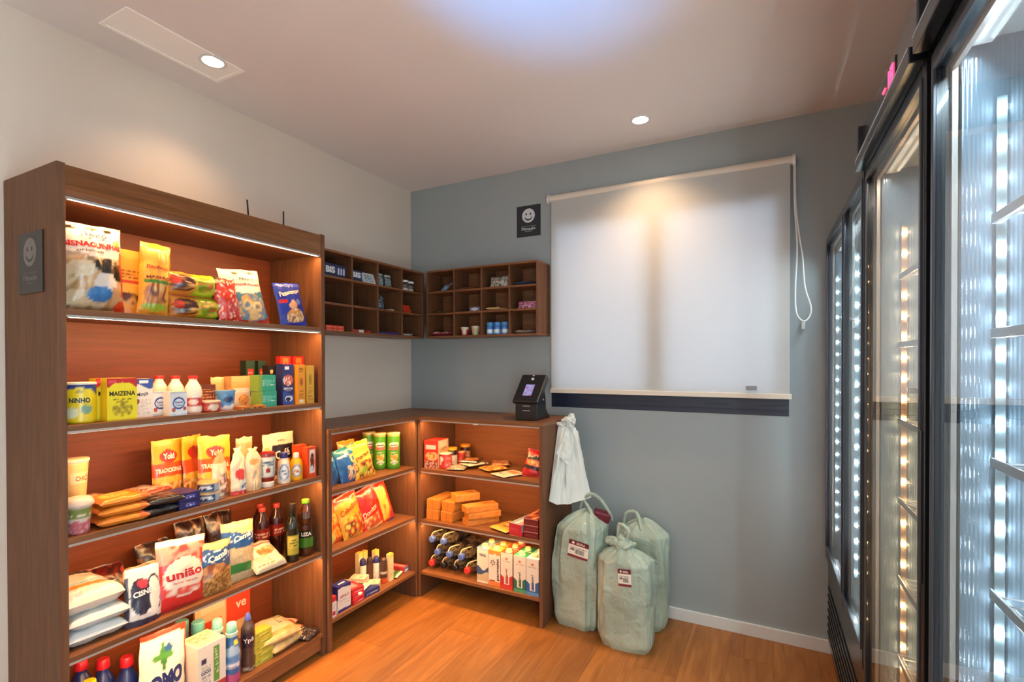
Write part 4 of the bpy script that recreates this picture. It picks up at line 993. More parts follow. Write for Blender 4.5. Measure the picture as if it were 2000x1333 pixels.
mu = turned('mustard_bottle', 'yellow mustard bottle with white cap beside the mayonnaise', 'bottle', 'yellow mustard bottles', [(.026, 0), (.028, .004), (.028, .070), (.022, .092), (.011, .102), (.011, .108)], ('e4a80c', ('e', .5, .42, .12, .26, '7a8ab0'), ('e', .5, .42, .095, .2, 'd8dcc8'), ('t', .43, .35, .57, .5, 2, 'b05a20')), (.330, -1.245, z), Q9 - .6, cap=([(.0135, .102), (.014, .104), (.012, .122), (.010, .124)], 'e8e0d4'))
dup(mu, (.270, -1.262, z), Q9, 'yellow mustard bottle with white cap standing behind the front one')
OB = ('d8481c', ('r', .25, .15, .85, .9, 'e8d8c8'), ('m', .55, .5, .25, .3, 5, 3, 'c83020', '5a2a1c', 'e0b090'), ('e', .5, .3, .15, .1, 'c8d4e0'))
carton('seasoning_box', 'orange box with bottle picture at the right end of the third shelf', 'box', 'orange boxes on the third shelf', .050, .142, .035, OB, 'd84a1c', 'e0602c', (.355, -1.178, z), Q9)
carton('seasoning_box', 'orange box behind the one with the bottle picture', 'box', 'orange boxes on the third shelf', .055, .148, .035, 'd84c1e', 'd04418', 'e0602c', (.290, -1.180, z), Q9)

# ---------------------------------------------------------------- tall unit, fourth shelf
z = SZ[3] + .0005
g = 'rice, sugar and oil on the fourth shelf'
for i in range(2):
    pouch('flour_bag', ('pale blue white flour bag, bottom of the pile at the left end', 'pale blue white flour bag, second from the bottom of the pile')[i], 'flour', 'flour bags piled at the left end', .168, .26, .050, 'd4dcdc', 'd0d8d8', (.345, -2.022 + .008 * i, z + .051 + .048 * i), Q9 - .05, lean=Q9, seed=90 + i, crumple=.8)
pouch('flour_bag', 'white flour bag with orange and blue stripes on top of the pile', 'flour', 'flour bags piled at the left end', .165, .26, .075, ('e4dccc', ('w', .55, .03, 5, 0, 'dcd6c8'), ('r', .05, .22, .95, .34, 'e08a3c'), ('r', .05, .36, .95, .40, '8fb0c4'), ('r', .1, .75, .9, .86, '3a2420'), ('t', .1, .05, .9, .2, 3, 'a8b8c0')), 'e4dccc', (.335, -2.022, z + .172), Q9, lean=Q9, seed=93, crumple=.8)
pouch('coffee_bag', 'dark red bag leaning behind the salt bag', 'packet', g, .15, .20, .06, ('4a1614', ('n', 0, 0, 1, 1, 5, 3, '3a1010', '6a1c18', '2a1414', 'a0302a'), ('r', .2, .55, .8, .72, '201414')), '3a1412', (.22, -1.915, z), Q9, (('CISNE', .5, .635, .4, .07, 'd8c8c0'),), lean=.5, seed=95)
pouch('rice_bag', 'clear beige bag lying behind the salt bag', 'packet', g, .14, .18, .06, ('d8c4a0', ('n', 0, 0, 1, 1, 5, 3, 'c8b088', 'e4d4b8', 'b08c60')), 'd8c4a0', (.25, -1.80, z + .0), Q9, lean=.62, seed=96)
pouch('salt_bag', 'white salt bag with black and red swan emblem on the fourth shelf', 'salt', g, .122, .192, .06, ('e4e0da', ('e', .36, .50, .26, .32, '241c34'), ('e', .44, .72, .16, .08, 'b03040'), ('o', .72, .50, .22, .34, .72, '241c34'), ('r', .60, .12, .80, .52, 'e4e0da'), ('w', .10, .02, 4, 0, '2c2840'), ('r', 0, 0, .07, .85, '2c2838')), 'dcd8d0', (.362, -1.885, z), Q9 + .05, (('CISNE', .40, .56, .48, .10, 'ece8ec', dict(rot=.1, bold=.04)),), lean=.10, roll=.07, seed=97, stand=True, crumple=.7)
pouch('sugar_bag', 'red and white sugar bag leaning on the fourth shelf', 'sugar', g, .180, .252, .065, ('cf2a28', ('W', .90, .0, 1, 0, 'e4d4c0'), ('n', 0, .66, 1, .90, 5, 2, 'd84038', 'e88a7c', 'cc2c2a'), ('e', .5, .46, .44, .29, 'e8dccb'), ('o', .5, .46, .44, .29, .90, 'c8302c'), ('n', .15, .22, .85, .32, 5, 3, 'e8dccb', 'd8584e', 'e8dccb'), ('w', .04, 0, 1, 0, 'b82422')), 'c02624', (.368, -1.762, z), Q9, (('união', .5, .50, .74, .12, 'b81c24', dict(bold=.03, rot=.04)), ('açúcar refinado', .5, .385, .5, .035, 'b0383a')), lean=.16, roll=.10, seed=98, crumple=.8)
pouch('bean_bag', 'bean bag with blue top and brown beans on the fourth shelf', 'beans', g, .130, .200, .055, ('1f4a7c', ('W', .86, .02, 8, 0, 'd8b070'), ('w', .52, .03, 5, 1, 'b88a4a'), ('n', 0, 0, 1, .42, 11, 3, 'a8783c', '7c5428', 'c89a58', '5e3c20'), ('m', .4, .50, .36, .10, 6, 5, '8a4a2a', 'c08a50'), ('o', .5, .72, .42, .11, .82, 'd8e0e8')), 'a8824a', (.366, -1.630, z), Q9, (('Camil', .5, .72, .62, .12, 'f0ece4', dict(rot=.15, bold=.04)),), lean=.14, roll=.05, seed=99, crumple=.8)
pouch('rice_bag', 'rice bag with blue top and green band behind the bean bag', 'rice', g, .145, .245, .055, ('1d4c88', ('W', .82, .04, 5, 1, 'd8b478'), ('w', .58, .02, 5, 2, 'c8b48c'), ('n', 0, 0, 1, .55, 14, 3, 'd0bc94', 'bca880', 'dccaa6'), ('r', .12, .16, .80, .30, '2f7a3a'), ('o', .55, .74, .40, .085, .80, 'd8e0e8')), 'c8b48c', (.345, -1.520, z), Q9, (('Camil', .55, .74, .56, .09, 'f0ece4', dict(rot=.12, bold=.04)),), lean=.16, roll=.08, seed=100, crumple=.8)
pouch('pasta_bag', 'cream pasta bag with orange stripes lying at the front of the fourth shelf', 'pasta', g, .150, .16, .050, ('e8d8b4', ('r', 0, .78, 1, .84, 'c83a24'), ('r', 0, .88, 1, .92, 'd86a30'), ('m', .6, .55, .3, .14, 5, 2, 'e0a860', 'c87838'), ('t', .1, .1, .6, .4, 4, 'b8945c')), 'e0d0ac', (.372, -1.395, z + .035), Q9, lean=1.05, roll=0, seed=101)
for i, (x, y, zz, lab) in enumerate([(.14, -1.72, .0, 'dark brown bag at the back of the fourth shelf'), (.16, -1.58, .0, 'black glossy bag at the back of the fourth shelf'), (.15, -1.45, .0, 'dark bag with pale stripes at the back beside the bottles')]):
    pouch('bean_bag', lab, 'beans', 'dark bags at the back of the fourth shelf', .125, .20 + .05 * (i > 0), .055, ('2a1614', ('n', 0, 0, 1, 1, 6, i, '1c1012', '3c201a', '181216', '8a5a40')), '221414', (x, y, z), Q9, lean=.25, seed=104 + i, crumple=1.3)
def liquid(name, c, rough=.06):
    m, t, b = nt(name); b.inputs['Base Color'].default_value = (*s2l(c), 1); b.inputs['Roughness'].default_value = rough; b.inputs['Coat Weight'].default_value = .6
    tc = N(t, 'ShaderNodeTexCoord'); nz_ = N(t, 'ShaderNodeTexNoise'); nz_.inputs['Scale'].default_value = 12; mx = N(t, 'ShaderNodeMix', data_type='RGBA')
    q = s2l(c); mx.inputs[6].default_value = (*[k * .7 for k in q], 1); mx.inputs[7].default_value = (*[min(1, k * 1.35) for k in q], 1)
    t.links.new(tc.outputs['Object'], nz_.inputs[0]); t.links.new(nz_.outputs['Fac'], mx.inputs[0]); t.links.new(mx.outputs[2], b.inputs['Base Color']); return m
SHINY = printed('printed_glossy_bottle', .08, .7, 0)
soda = [(.024, 0), (.031, .006), (.033, .03), (.030, .06), (.033, .085), (.033, .150), (.030, .180), (.014, .222), (.0125, .232)]
s0 = turned('soda_bottle', 'dark red brown bottle at the back right of the fourth shelf, leftmost', 'bottle', 'dark red brown bottles', soda, ('2c100c', ('r', 0, .45, 1, .66, '6a1810'), ('t', .3, .48, .7, .62, 2, 'c89a88')), (.215, -1.338, z), Q9 - .5, cap=([(.0145, .226), (.015, .228), (.0148, .243), (.014, .245)], 'a03024'), matb=SHINY)
dup(s0, (.215, -1.262, z), Q9 + .4, 'dark red brown bottle behind the dark green oil bottle on the fourth shelf')
dup(s0, (.150, -1.300, z), Q9 + .9, 'dark red brown bottle rearmost on the fourth shelf')
turned('olive_oil_bottle', 'dark green glass oil bottle with yellow green label', 'bottle', g, [(.026, 0), (.028, .004), (.029, .008), (.029, .150), (.024, .178), (.0135, .200), (.013, .225), (.015, .226), (.015, .238)], ('181c10', ('r', .36, .16, .66, .52, 'a8a03c'), ('r', .38, .28, .64, .48, 'c8b84c'), ('t', .40, .30, .62, .45, 3, '4a5a20')), (.335, -1.272, z), Q9 - .5, cap=([(.0145, .222), (.0150, .224), (.0145, .262), (.013, .264)], '2c1c14'), matb=SHINY)
turned('cooking_oil_bottle', 'brown oil bottle with bright green cap at the right end of the fourth shelf', 'bottle', g, [(.029, 0), (.034, .006), (.036, .02), (.036, .120), (.033, .150), (.036, .175), (.030, .205), (.015, .240), (.0145, .248)], ('4c2410', ('r', 0, .14, 1, .50, '2c2410'), ('r', .25, .16, .75, .34, '3f7a24'), ('r', .25, .36, .75, .48, '1c1810'), ('n', 0, .5, 1, 1, 5, 3, '5e2e14', '3c1c0c', '7a4420')), (.322, -1.188, z), Q9 - .6, cap=([(.017, .242), (.0175, .244), (.017, .258), (.015, .260)], '7cb82c'), matb=SHINY, text=(('LIZA', .5, .42, .2, .07, 'e8e4d8', dict(bold=.04)),))

# ---------------------------------------------------------------- tall unit, bottom shelf
z = .1075
g = 'cleaning goods on the bottom shelf'
cl = [(.030, 0), (.034, .004), (.036, .10), (.034, .150), (.016, .185), (.015, .198)]
b0 = turned('cleaner_bottle', 'dark blue cleaner bottle with red cap beside the white washing powder bag', 'bottle', 'dark blue cleaner bottles with red caps', cl, ('1c2c66', ('e', .5, .40, .14, .25, '3458b0'), ('t', .4, .3, .6, .5, 3, 'd8dcec')), (.205, -1.878, z), Q9, cap=([(.020, .196), (.0205, .199), (.019, .225), (.016, .229)], 'c8202c'))
dup(b0, (.145, -1.925, z), Q9, 'dark blue cleaner bottle with red cap, second from the washing powder bag')
dup(b0, (.085, -1.965, z), Q9, 'dark blue cleaner bottle with red cap, rearmost of the three')
turned('cleaner_bottle', 'black bottle with yellow cap at the left end of the bottom shelf', 'bottle', g, cl, ('18161a', ('e', .5, .45, .14, .25, 'd8b02c')), (.225, -2.000, z), Q9, cap=([(.020, .190), (.0205, .193), (.019, .212), (.016, .215)], 'e0b41c'))
carton('soap_carton', 'cream gabled carton at the far left of the bottom shelf', 'box', g, .06, .19, .06, ('d8c494', ('r', .2, .3, .8, .7, 'a8884c')), 'c8b484', 'd8c494', (.24, -2.075, z), Q9)
pouch('washing_powder_bag', 'white washing powder bag with red folded top and blue name', 'washing powder', g, .160, .300, .075, ('e8dfcf', ('W', .93, .02, 4, 0, 'c83420'), ('r', .95, 0, 1, .9, 'c8452a'), ('e', .45, .70, .06, .17, '3a7a3c'), ('e', .45, .70, .22, .05, '4a8a44'), ('e', .58, .78, .09, .05, '2c5a90'), ('w', .14, .03, 4, 0, '2c3c80')), 'c8503a', (.315, -1.800, z), Q9, (('OMO', .52, .42, .72, .20, '1c2860', dict(rot=.06, bold=.06)), ('lavagem perfeita', .5, .24, .6, .035, '34488c')), lean=.04, roll=.05, seed=120, stand=True, crumple=.7)
carton('dishwasher_box', 'white box with green band at the front of the bottom shelf', 'box', g, .110, .205, .120, ('e0dccf', ('r', .56, .25, .78, .92, '5e9440'), ('t', .60, .4, .74, .85, 7, 'c8dca8'), ('r', .12, .66, .32, .76, '2c3450'), ('r', .5, 0, 1, .2, 'b83a34'), ('t', .12, .2, .45, .6, 6, 'a0a098')), ('d8d4c6', ('r', 0, 0, .3, 1, '5e8c3c')), ('e8dcb4', ('t', .1, .1, .9, .9, 6, '8a8668')), (.350, -1.655, z), Q9, (('coco', .28, .50, .34, .06, '2c3450'),))
aer = [(.020, 0), (.024, .003), (.024, .130), (.021, .150), (.019, .152)]
a0 = turned('spray_can', 'slim can with pale turquoise cap, rearmost of the row of four', 'bottle', 'bottles with pale turquoise caps', aer, ('8aa4b0', ('e', .5, .5, .2, .3, 'c8d4dc')), (.175, -1.605, z + .03), Q9, cap=([(.024, .146), (.0245, .149), (.024, .192), (.021, .196)], '6fb8ac'))
dup(a0, (.115, -1.635, z + .03), Q9, 'slim can with pale turquoise cap standing in the far back corner of the row')
dn = turned('softener_bottle', 'blue softener bottle with turquoise cap at the front of the bottom shelf', 'bottle', 'blue softener bottles', [(.028, 0), (.031, .004), (.032, .11), (.028, .150), (.020, .180), (.019, .188)], ('2f5f98', ('e', .5, .62, .2, .18, '9ab8d4'), ('w', .24, .05, 8, 0, 'a84a78'), ('n', 0, .40, 1, .60, 5, 3, '24508c', '5e8fc4', '3a6cae'), ('r', .55, .80, .66, .90, 'e8c83a'), ('r', .36, .32, .64, .42, 'd8dce8')), (.330, -1.562, z), Q9 - .5, cap=[([(.022, .184), (.0225, .186), (.0225, .198), (.020, .200)], 'a8d0cc', 'collar'), ([(.019, .200), (.0195, .201), (.018, .232), (.015, .236)], '7fc4be', 'cap')], text=(('Downy', .5, .36, .18, .05, '1c2c5c'),))
dup(dn, (.250, -1.572, z), Q9, 'blue softener bottle with turquoise cap standing behind the front one')
turned('dish_soap_bottle', 'smoke brown dish soap bottle with blue white cap on the bottom shelf', 'bottle', g, [(.022, 0), (.026, .004), (.027, .03), (.025, .08), (.028, .14), (.026, .18), (.013, .205), (.012, .212)], ('4a3a34', ('r', .28, .48, .72, .76, '2c2030'), ('n', 0, 0, 1, .1, 8, 3, 'b8a898', '5a4a40')), (.318, -1.482, z), Q9 - .5, cap=([(.013, .210), (.0135, .212), (.010, .228), (.006, .238)], '4c5cb0'), matb=SHINY, text=(('Ypê', .5, .62, .24, .11, 'ece8e0', dict(rot=.1)),))
for i in range(5):
    carton('soap_bar', 'yellow green soap bar wrapper, number %s up in the pile of soap' % ('one', 'two', 'three', 'four', 'five')[i], 'soap', 'pile of soap bars', .085, .026, .055, ('b8b03c', ('t', .1, .2, .9, .8, 2, '6a7a1c'), ('r', .3, .3, .7, .7, 'd0c85c')), 'a8a034', 'c0b844', (.335 - .002 * i, -1.418 + .003 * (i % 2), z + .0268 * i), Q9, nx=12, nz=8)
carton('bleach_box', 'large cream and red box leaning at the back of the bottom shelf', 'box', g, .26, .31, .012, ('d8b488', ('r', .0, .0, .45, .45, 'd03a1c'), ('r', .55, .30, 1, .82, 'd04024'), ('r', .1, .6, .5, .8, 'e0c8a0')), 'c87848', 'd8b488', (.06, -1.42, z), Q9, (('ve', .82, .52, .2, .10, 'ecd8c4'),), nx=36)
for i, (x, y, zz, a, c, lab) in enumerate([(.345, -1.290, .045, 0.1, ('dcc08c', ('n', 0, 0, 1, 1, 5, 1, 'e0c898', 'c8a468', 'ead8b4')), 'beige snack bag under the cream one, right end of the bottom shelf'),
                                           (.350, -1.330, .092, -.15, ('e0cc9c', ('e', .45, .5, .33, .30, 'dcc8a4'), ('n', 0, 0, 1, .2, 5, 1, 'e4b878', 'c89858'), ('t', .7, .5, .95, .8, 5, '6a4a30')), 'cream bag with round emblem on top of the heap of bags')]):
    pouch('snack_bag', lab, 'packet', 'heap of bags on the bottom shelf', .18, .20, .046, c, 'd8bc88', (x, y, z + zz), Q9 + a, lean=Q9, seed=130 + i)
for i, (x, y, zz, c, lab) in enumerate([(.20, -1.215, .03, 'c85a2c', 'orange striped packet at the back right of the bottom shelf'), (.27, -1.200, .03, 'd0682c', 'orange striped packet in the middle right of the bottom shelf'), (.26, -1.21, .061, 'b84a28', 'rust striped packet lying on two others')]):
    pouch('noodle_packet', lab, 'packet', 'orange striped packets', .11, .10, .03, (c, ('r', .1, 0, .25, 1, 'e8c498'), ('r', .4, 0, .55, 1, 'e0b080'), ('r', .7, 0, .85, 1, 'e8c498')), c, (x, y, z + zz), Q9 + .2 * i, lean=Q9, seed=133 + i)
pouch('sweet_packet', 'crumpled clear and black wrapper at the right corner of the bottom shelf', 'packet', g, .09, .09, .03, ('3a2a26', ('n', 0, 0, 1, 1, 9, 3, 'e0d8d0', '2a1c1a', '5a4a44', '181414')), '2a2020', (.372, -1.185, z + .030), Q9 + .3, lean=Q9, seed=137, crumple=2)

# ================================================================ low unit under the left wall
z = LZ[0] + .0005
def crisps(lab, w_, h_, cols, x, y, z_, rz=Q9, lean=.2, roll=-.12, seed=1, grp='crisp bags on the low shelf unit', text=()):
    return pouch('crisp_bag', lab, 'crisps', grp, w_, h_, .05, cols, cols[0], (x, y, z_), rz, text, lean=lean, roll=roll, seed=seed, nx=26, nz=34, crumple=1.3)
PUR = ('34184a', ('n', 0, 0, 1, .5, 5, 2, '2a1440', '4a2460', '221030', '8a5a30'), ('r', .1, .5, .9, .7, '2c1436'))
crisps('purple crisp bag at the back left of the upper low shelf', .13, .215, PUR, .17, -1.010, z, seed=200, lean=.1, text=(('Fandangos', .5, .85, .8, .08, 'c87a3c', dict(rot=.05)),))
crisps('purple crisp bag at the back beside the other purple one', .13, .215, PUR, .15, -.895, z, seed=201, lean=.1, roll=-.05, text=(('Fandangos', .5, .86, .8, .08, 'c87a3c'),))
ORY = ('d88a20', ('n', 0, .05, 1, .5, 7, 3, 'e8b43c', 'c86a20', 'f0cc6a', 'b04a1c'), ('W', .9, 0, 1, 0, 'e09a2c'))
crisps('orange crisp bag behind the front yellow one on the upper low shelf', .13, .195, ORY, .22, -.780, z, seed=202, lean=.15, roll=-.02)
BLU = ('1c5a9c', ('W', .82, .03, 6, 0, '2a7a7c'), ('r', .05, .76, .4, .81, 'd8dcd8'), ('o', .68, .64, .17, .12, .3, 'e8c84a'), ('n', .3, .05, 1, .48, 5, 6, 'e0a850', 'c8402a', 'e8d8b0', '2a5a8c', 'd8b05a'), ('w', .09, .02, 5, 0, '1f6ab0'))
crisps('orange and cream crisp bag at the left edge, half hidden by the side panel', .09, .15, ('c86a34', ('n', 0, 0, 1, 1, 6, 5, 'e8c8a0', 'c85a2c', 'e0a060')), .300, -1.045, z, seed=203)
crisps('narrow blue crisp bag left of the big blue one', .11, .175, ('1c568c', ('n', .5, 0, 1, 1, 5, 5, '1c568c', '2a8ac0', '174a78'), ('W', .8, 0, 1, 0, '2a5a5c')), .325, -.975, z, seed=204, roll=-.2, rz=Q9 + .4)
crisps('blue crisp bag with ring snacks picture on the upper low shelf', .155, .190, BLU, .345, -.885, z, seed=205, roll=-.16)
crisps('golden yellow crisp bag in front on the upper low shelf', .155, .205, ('e0a42a', ('r', .05, .5, .95, .72, 'ecc050'), ('n', .05, .08, .95, .48, 6, 9, 'e8b83c', 'd8c85a', 'c86a24', '4a3a20', 'ecd070'), ('W', .74, .02, 6, 0, 'dc982c'), ('e', .4, .25, .25, .08, 'a8b83c')), .352, -.795, z, seed=206, roll=-.14, text=(('Doritos', .5, .62, .7, .11, '8a4a14', dict(rot=.14)),))
# tall green crisp tubes
TB_ = ('4f9a1c', ('W', .94, 0, 1, 0, 'b8a05c'), ('e', .5, .70, .14, .07, 'ece4c8'), ('e', .5, .68, .09, .022, '201c18'), ('r', .38, .55, .62, .63, 'd86a5c'), ('t', .40, .42, .60, .52, 2, 'a8c880'), ('m', .5, .34, .11, .08, 8, 2, 'e8b850', 'd88a30', 'ecd080'), ('e', .5, .20, .11, .05, 'd8dcc0'), ('e', .5, .19, .07, .02, '8a9a70'), ('w', .08, 0, 1, 0, '3c7a1c'))
tube = turned('crisp_tube', 'tall green crisp tube nearest the front, rightmost of the three', 'crisps', 'tall green crisp tubes', can(.037, .205, .001), TB_, (.300, -.540, z), Q9 - .75, bodyname='tube', cap=(lid(.0375, .202, .008), 'd8c890', 'lid'))
dup(tube, (.235, -.585, z), Q9 - .7, 'tall green crisp tube in the middle of the three')
dup(tube, (.150, -.585, z), Q9 - .7, 'tall green crisp tube rearmost and darkest of the three')
z = LZ[1] + .0005
g = 'red and orange crisp bags on the middle low shelf'
RDB = ('c01c1c', ('n', 0, .6, 1, 1, 4, 2, 'b81a1c', 'd83a2c', 'a01418'), ('n', .1, .05, .9, .25, 6, 3, 'd88a5c', 'c8402c', 'e0a878'))
crisps('dark red crisp bag at the back of the middle low shelf, left', .14, .235, RDB, .16, -.960, z, seed=210, lean=.08, grp=g)
crisps('dark red crisp bag at the back of the middle low shelf, centre', .14, .245, RDB, .15, -.820, z, seed=211, lean=.08, grp=g)
crisps('dark red crisp bag at the back of the middle low shelf, right', .14, .255, ('a81c28', ('e', .5, .7, .3, .12, '3a1424'), ('n', 0, 0, 1, .5, 5, 1, 'c8242a', '8a1420')), .15, -.680, z, seed=212, lean=.08, grp=g)
crisps('orange red crisp bag at the left edge of the middle low shelf', .135, .245, ('d8501c', ('r', 0, .2, .3, .8, 'e8a02c'), ('n', .2, .1, 1, .6, 5, 2, 'e07020', 'e8a840', 'd04018', 'e8c050'), ('e', .35, .15, .2, .1, 'd8c860'), ('W', .82, 0, 1, 0, 'c83c18')), .335, -1.000, z, seed=213, grp=g, text=(('Cheetos', .5, .74, .7, .10, '7a2410', dict(rot=.12)),), roll=-.2)
crisps('orange top and yellow bottom crisp bag with zigzag lettering', .165, .240, ('dc8a24', ('w', .52, .04, 6, 0, 'd8a030'), ('n', .1, .06, .95, .48, 6, 7, 'e8c040', 'a8a03c', 'c83a20', '3a2c28', 'ecd060'), ('W', .86, .02, 7, 0, 'c8301c')), .348, -.865, z, seed=214, grp=g, text=(('Cebolitos', .5, .68, .82, .12, '8a3414', dict(rot=.14)),), roll=-.2)
crisps('bright red crisp bag with cream lettering, middle low shelf', .165, .235, ('cc201c', ('n', 0, .45, 1, .95, 4, 6, 'd82a24', 'b81818', 'e04838'), ('n', .15, .05, .9, .34, 6, 7, 'd8a05c', 'c8482c', 'e0c080'), ('w', .06, 0, 1, 0, 'd8a868')), .345, -.735, z, seed=215, grp=g, text=(('Doritos', .5, .46, .7, .12, 'e8c8a4', dict(rot=.14)),), roll=-.2)
crisps('red crisp bag with golden crisp picture leaning by the right panel', .115, .245, ('c82a1c', ('n', .15, .1, .7, .9, 4, 6, 'e8a838', 'e0b84c', 'd86a24'), ('e', .8, .14, .2, .1, 'c8243c'), ('w', .03, 0, 1, 0, '3a3a6a')), .330, -.590, z, seed=216, grp=g, roll=-.2)
z = LZ[2] + .0005
g = 'toiletries on the bottom of the low unit'
carton('soap_box', 'white soap box with dark blue flap top at the front of the bottom low shelf', 'box', g, .085, .130, .055, ('dcd8d0', ('W', .90, .03, 5, 0, '262a72'), ('w', .10, .02, 5, 0, '262a72'), ('t', .1, .3, .9, .45, 3, 'b0a8a8')), ('262a72', ('w', .5, 0, 1, 0, 'dcd8d0')), ('23286c', ('r', .3, .4, .8, .6, 'd8d4e4')), (.368, -.992, z), Q9, (('APOLO', .5, .58, .72, .10, 'a8404a', dict(bold=.03)),))
carton('toothbrush_box', 'slim red and white box at the left edge of the bottom low shelf', 'box', g, .030, .100, .03, ('e0d4d0', ('W', .75, 0, 1, 0, 'c82430'), ('r', .2, .08, .8, .28, 'b03040'), ('r', .3, .4, .7, .6, 'c8d0b8')), 'd8c8c4', 'c82430', (.375, -1.066, z), Q9)
for i, (x, y, zz, a) in enumerate([(.20, -1.02, 0, .1), (.21, -1.02, .033, -.1), (.20, -1.00, .066, .2), (.22, -.93, 0, .0)]):
    carton('toothpaste_box', ('red toothpaste box at the bottom of the pile behind the blue white soap box', 'red toothpaste box second in the pile behind the soap box', 'red toothpaste box on top of the pile behind the soap box', 'red toothpaste box to the right of the pile')[i], 'box', 'red toothpaste boxes', .14, .032, .04, ('c8242c', ('r', .2, .35, .7, .65, 'e8d0cc')), 'c0202a', ('d02c30', ('r', .05, .4, .9, .6, 'e89088')), (x, y, z + zz), Q9 + a, nx=16, nz=6)
for i in range(3):
    carton('toothpaste_box', ('small red box lying at the front edge, bottom of three', 'small red box lying at the front edge, middle of three', 'small red box lying at the front edge, top of three')[i], 'box', 'small red boxes at the front edge', .075, .024, .10, ('c8202e', ('t', .1, .3, .9, .7, 1, 'e8b0b0')), 'b81c28', ('d42a34', ('e', .5, .5, .25, .3, 'e89a94')), (.372 - .004 * i, -.895, z + .0245 * i), Q9 - .08 * i, nx=12, nz=5)
pouch('razor_pack', 'white razor blister pack with cut-out windows on the bottom low shelf', 'packet', g, .13, .15, .016, ('dcd8c8', ('r', .15, .45, .5, .75, '8a7a68'), ('r', .55, .2, .85, .4, '3a3430'), ('r', .2, .15, .4, .3, '38343a'), ('n', .4, .5, .95, .9, 6, 3, 'd0ccc0', '8a8a98')), 'd8d4c8', (.360, -.835, z + .050), Q9 + .35, lean=Q9 - .12, seed=220, crumple=.6)
carton('blade_box', 'dark blue flat box under the razor pack', 'box', g, .11, .030, .12, ('22306c', ('t', .1, .3, .9, .7, 1, 'b0b8d8')), '1f2c64', '2a3c7c', (.370, -.800, z), Q9 - .1, nx=12, nz=5)
for i, (x, y, zz, a, w_, lab) in enumerate([(.24, -.86, 0, .5, .06, 'cream soap box lying at the back left of the deodorants'), (.25, -.80, .0, -.5, .06, 'cream soap box lying askew behind the razor pack'), (.345, -.710, .0, .6, .065, 'cream soap box lying askew in front of the deodorants'), (.30, -.765, .036, .35, .065, 'cream soap box resting on another soap box')]):
    carton('soap_box', lab, 'box', 'cream soap boxes', w_, .034, .085, ('dcc8a8', ('t', .1, .2, .9, .8, 2, 'b89a78')), 'd0b894', ('e4d0b0', ('t', .1, .1, .9, .9, 7, 'c8ac88')), (x, y, z + zz), Q9 + a, nx=12, nz=5)
def deo(lab, x, y, body, capc, h=.15, r=.019):
    return turned('deodorant_can', lab, 'deodorant', 'deodorants on the bottom low shelf', [(r * .95, 0), (r, .002), (r, h * .70), (r * .88, h * .76), (r * .88, h * .78)], body, (x, y, z), Q9 - .7, seg=24, cap=([(r * .92, h * .77), (r * .94, h * .79), (r * .85, h * .93), (r * .45, h)], capc))
deo('white deodorant with dark blue domed cap, left one', .245, -.735, ('e4d4b8', ('t', .4, .2, .6, .6, 4, 'c8b090')), '26285c')
deo('dark brown deodorant with red base between the two white ones', .262, -.700, ('4a2c22', ('w', .2, 0, 1, 0, 'b84028')), '3a2420')
deo('white deodorant with dark blue domed cap, right one', .285, -.672, ('e4d8c4', ('t', .4, .2, .6, .6, 4, 'c8b8a0')), '2a2c68')
deo('brown roll-on deodorant with orange base in front', .318, -.650, ('4c3024', ('w', .28, 0, 1, 0, 'c8501c'), ('r', .3, .5, .7, .6, 'c8b8a0')), '4a3626', h=.140, r=.021)
for i, (x, y) in enumerate([(.20, -.705), (.20, -.665), (.24, -.615), (.345, -.612)]):
    carton('cream_tube_box', ('tall cream box at the back, leftmost behind the deodorants', 'tall cream box at the back, second behind the deodorants', 'tall cream box behind the brown roll-on', 'tall cream white box at the front right of the deodorants')[i], 'box', 'tall cream boxes behind the deodorants', .034, .165 - .004 * i, .025, ('e4cfa0', ('W', .85, 0, 1, 0, 'e8c450'), ('t', .2, .15, .8, .7, 6, 'c8a878'), ('o', .5, .25, .3, .07, .6, '6a7a4a')), 'e0c898', 'ecc850', (x, y, z), Q9 + .1, nx=10, nz=24)
pouch('wipes_pack', 'white packet with green band lying at the right of the bottom low shelf', 'packet', g, .09, .11, .016, ('e0dcc4', ('r', 0, .12, 1, .38, '4a7a34'), ('t', .2, .5, .8, .8, 3, 'a8a890')), 'd8d4bc', (.350, -.545, z + .018), Q9 + .3, lean=Q9, seed=224, crumple=.6)
pouch('wipes_pack', 'grey white packet lying behind the one with a green band', 'packet', g, .09, .11, .016, ('d0ccc0', ('n', 0, 0, 1, 1, 5, 3, 'c8c4b8', '8a9088', 'dcd8cc')), 'd0ccc0', (.24, -.53, z + .018), Q9, lean=Q9, seed=225)
carton('toothpaste_box', 'red and blue toothpaste box at the right end of the bottom low shelf', 'box', g, .045, .034, .13, ('4a6a9c', ('t', .1, .3, .9, .7, 2, 'd8d8e0')), 'c0282c', ('c83034', ('r', .3, .2, .7, .8, 'e0a8a0')), (.345, -.482, z), Q9 + .15, nx=10, nz=6)

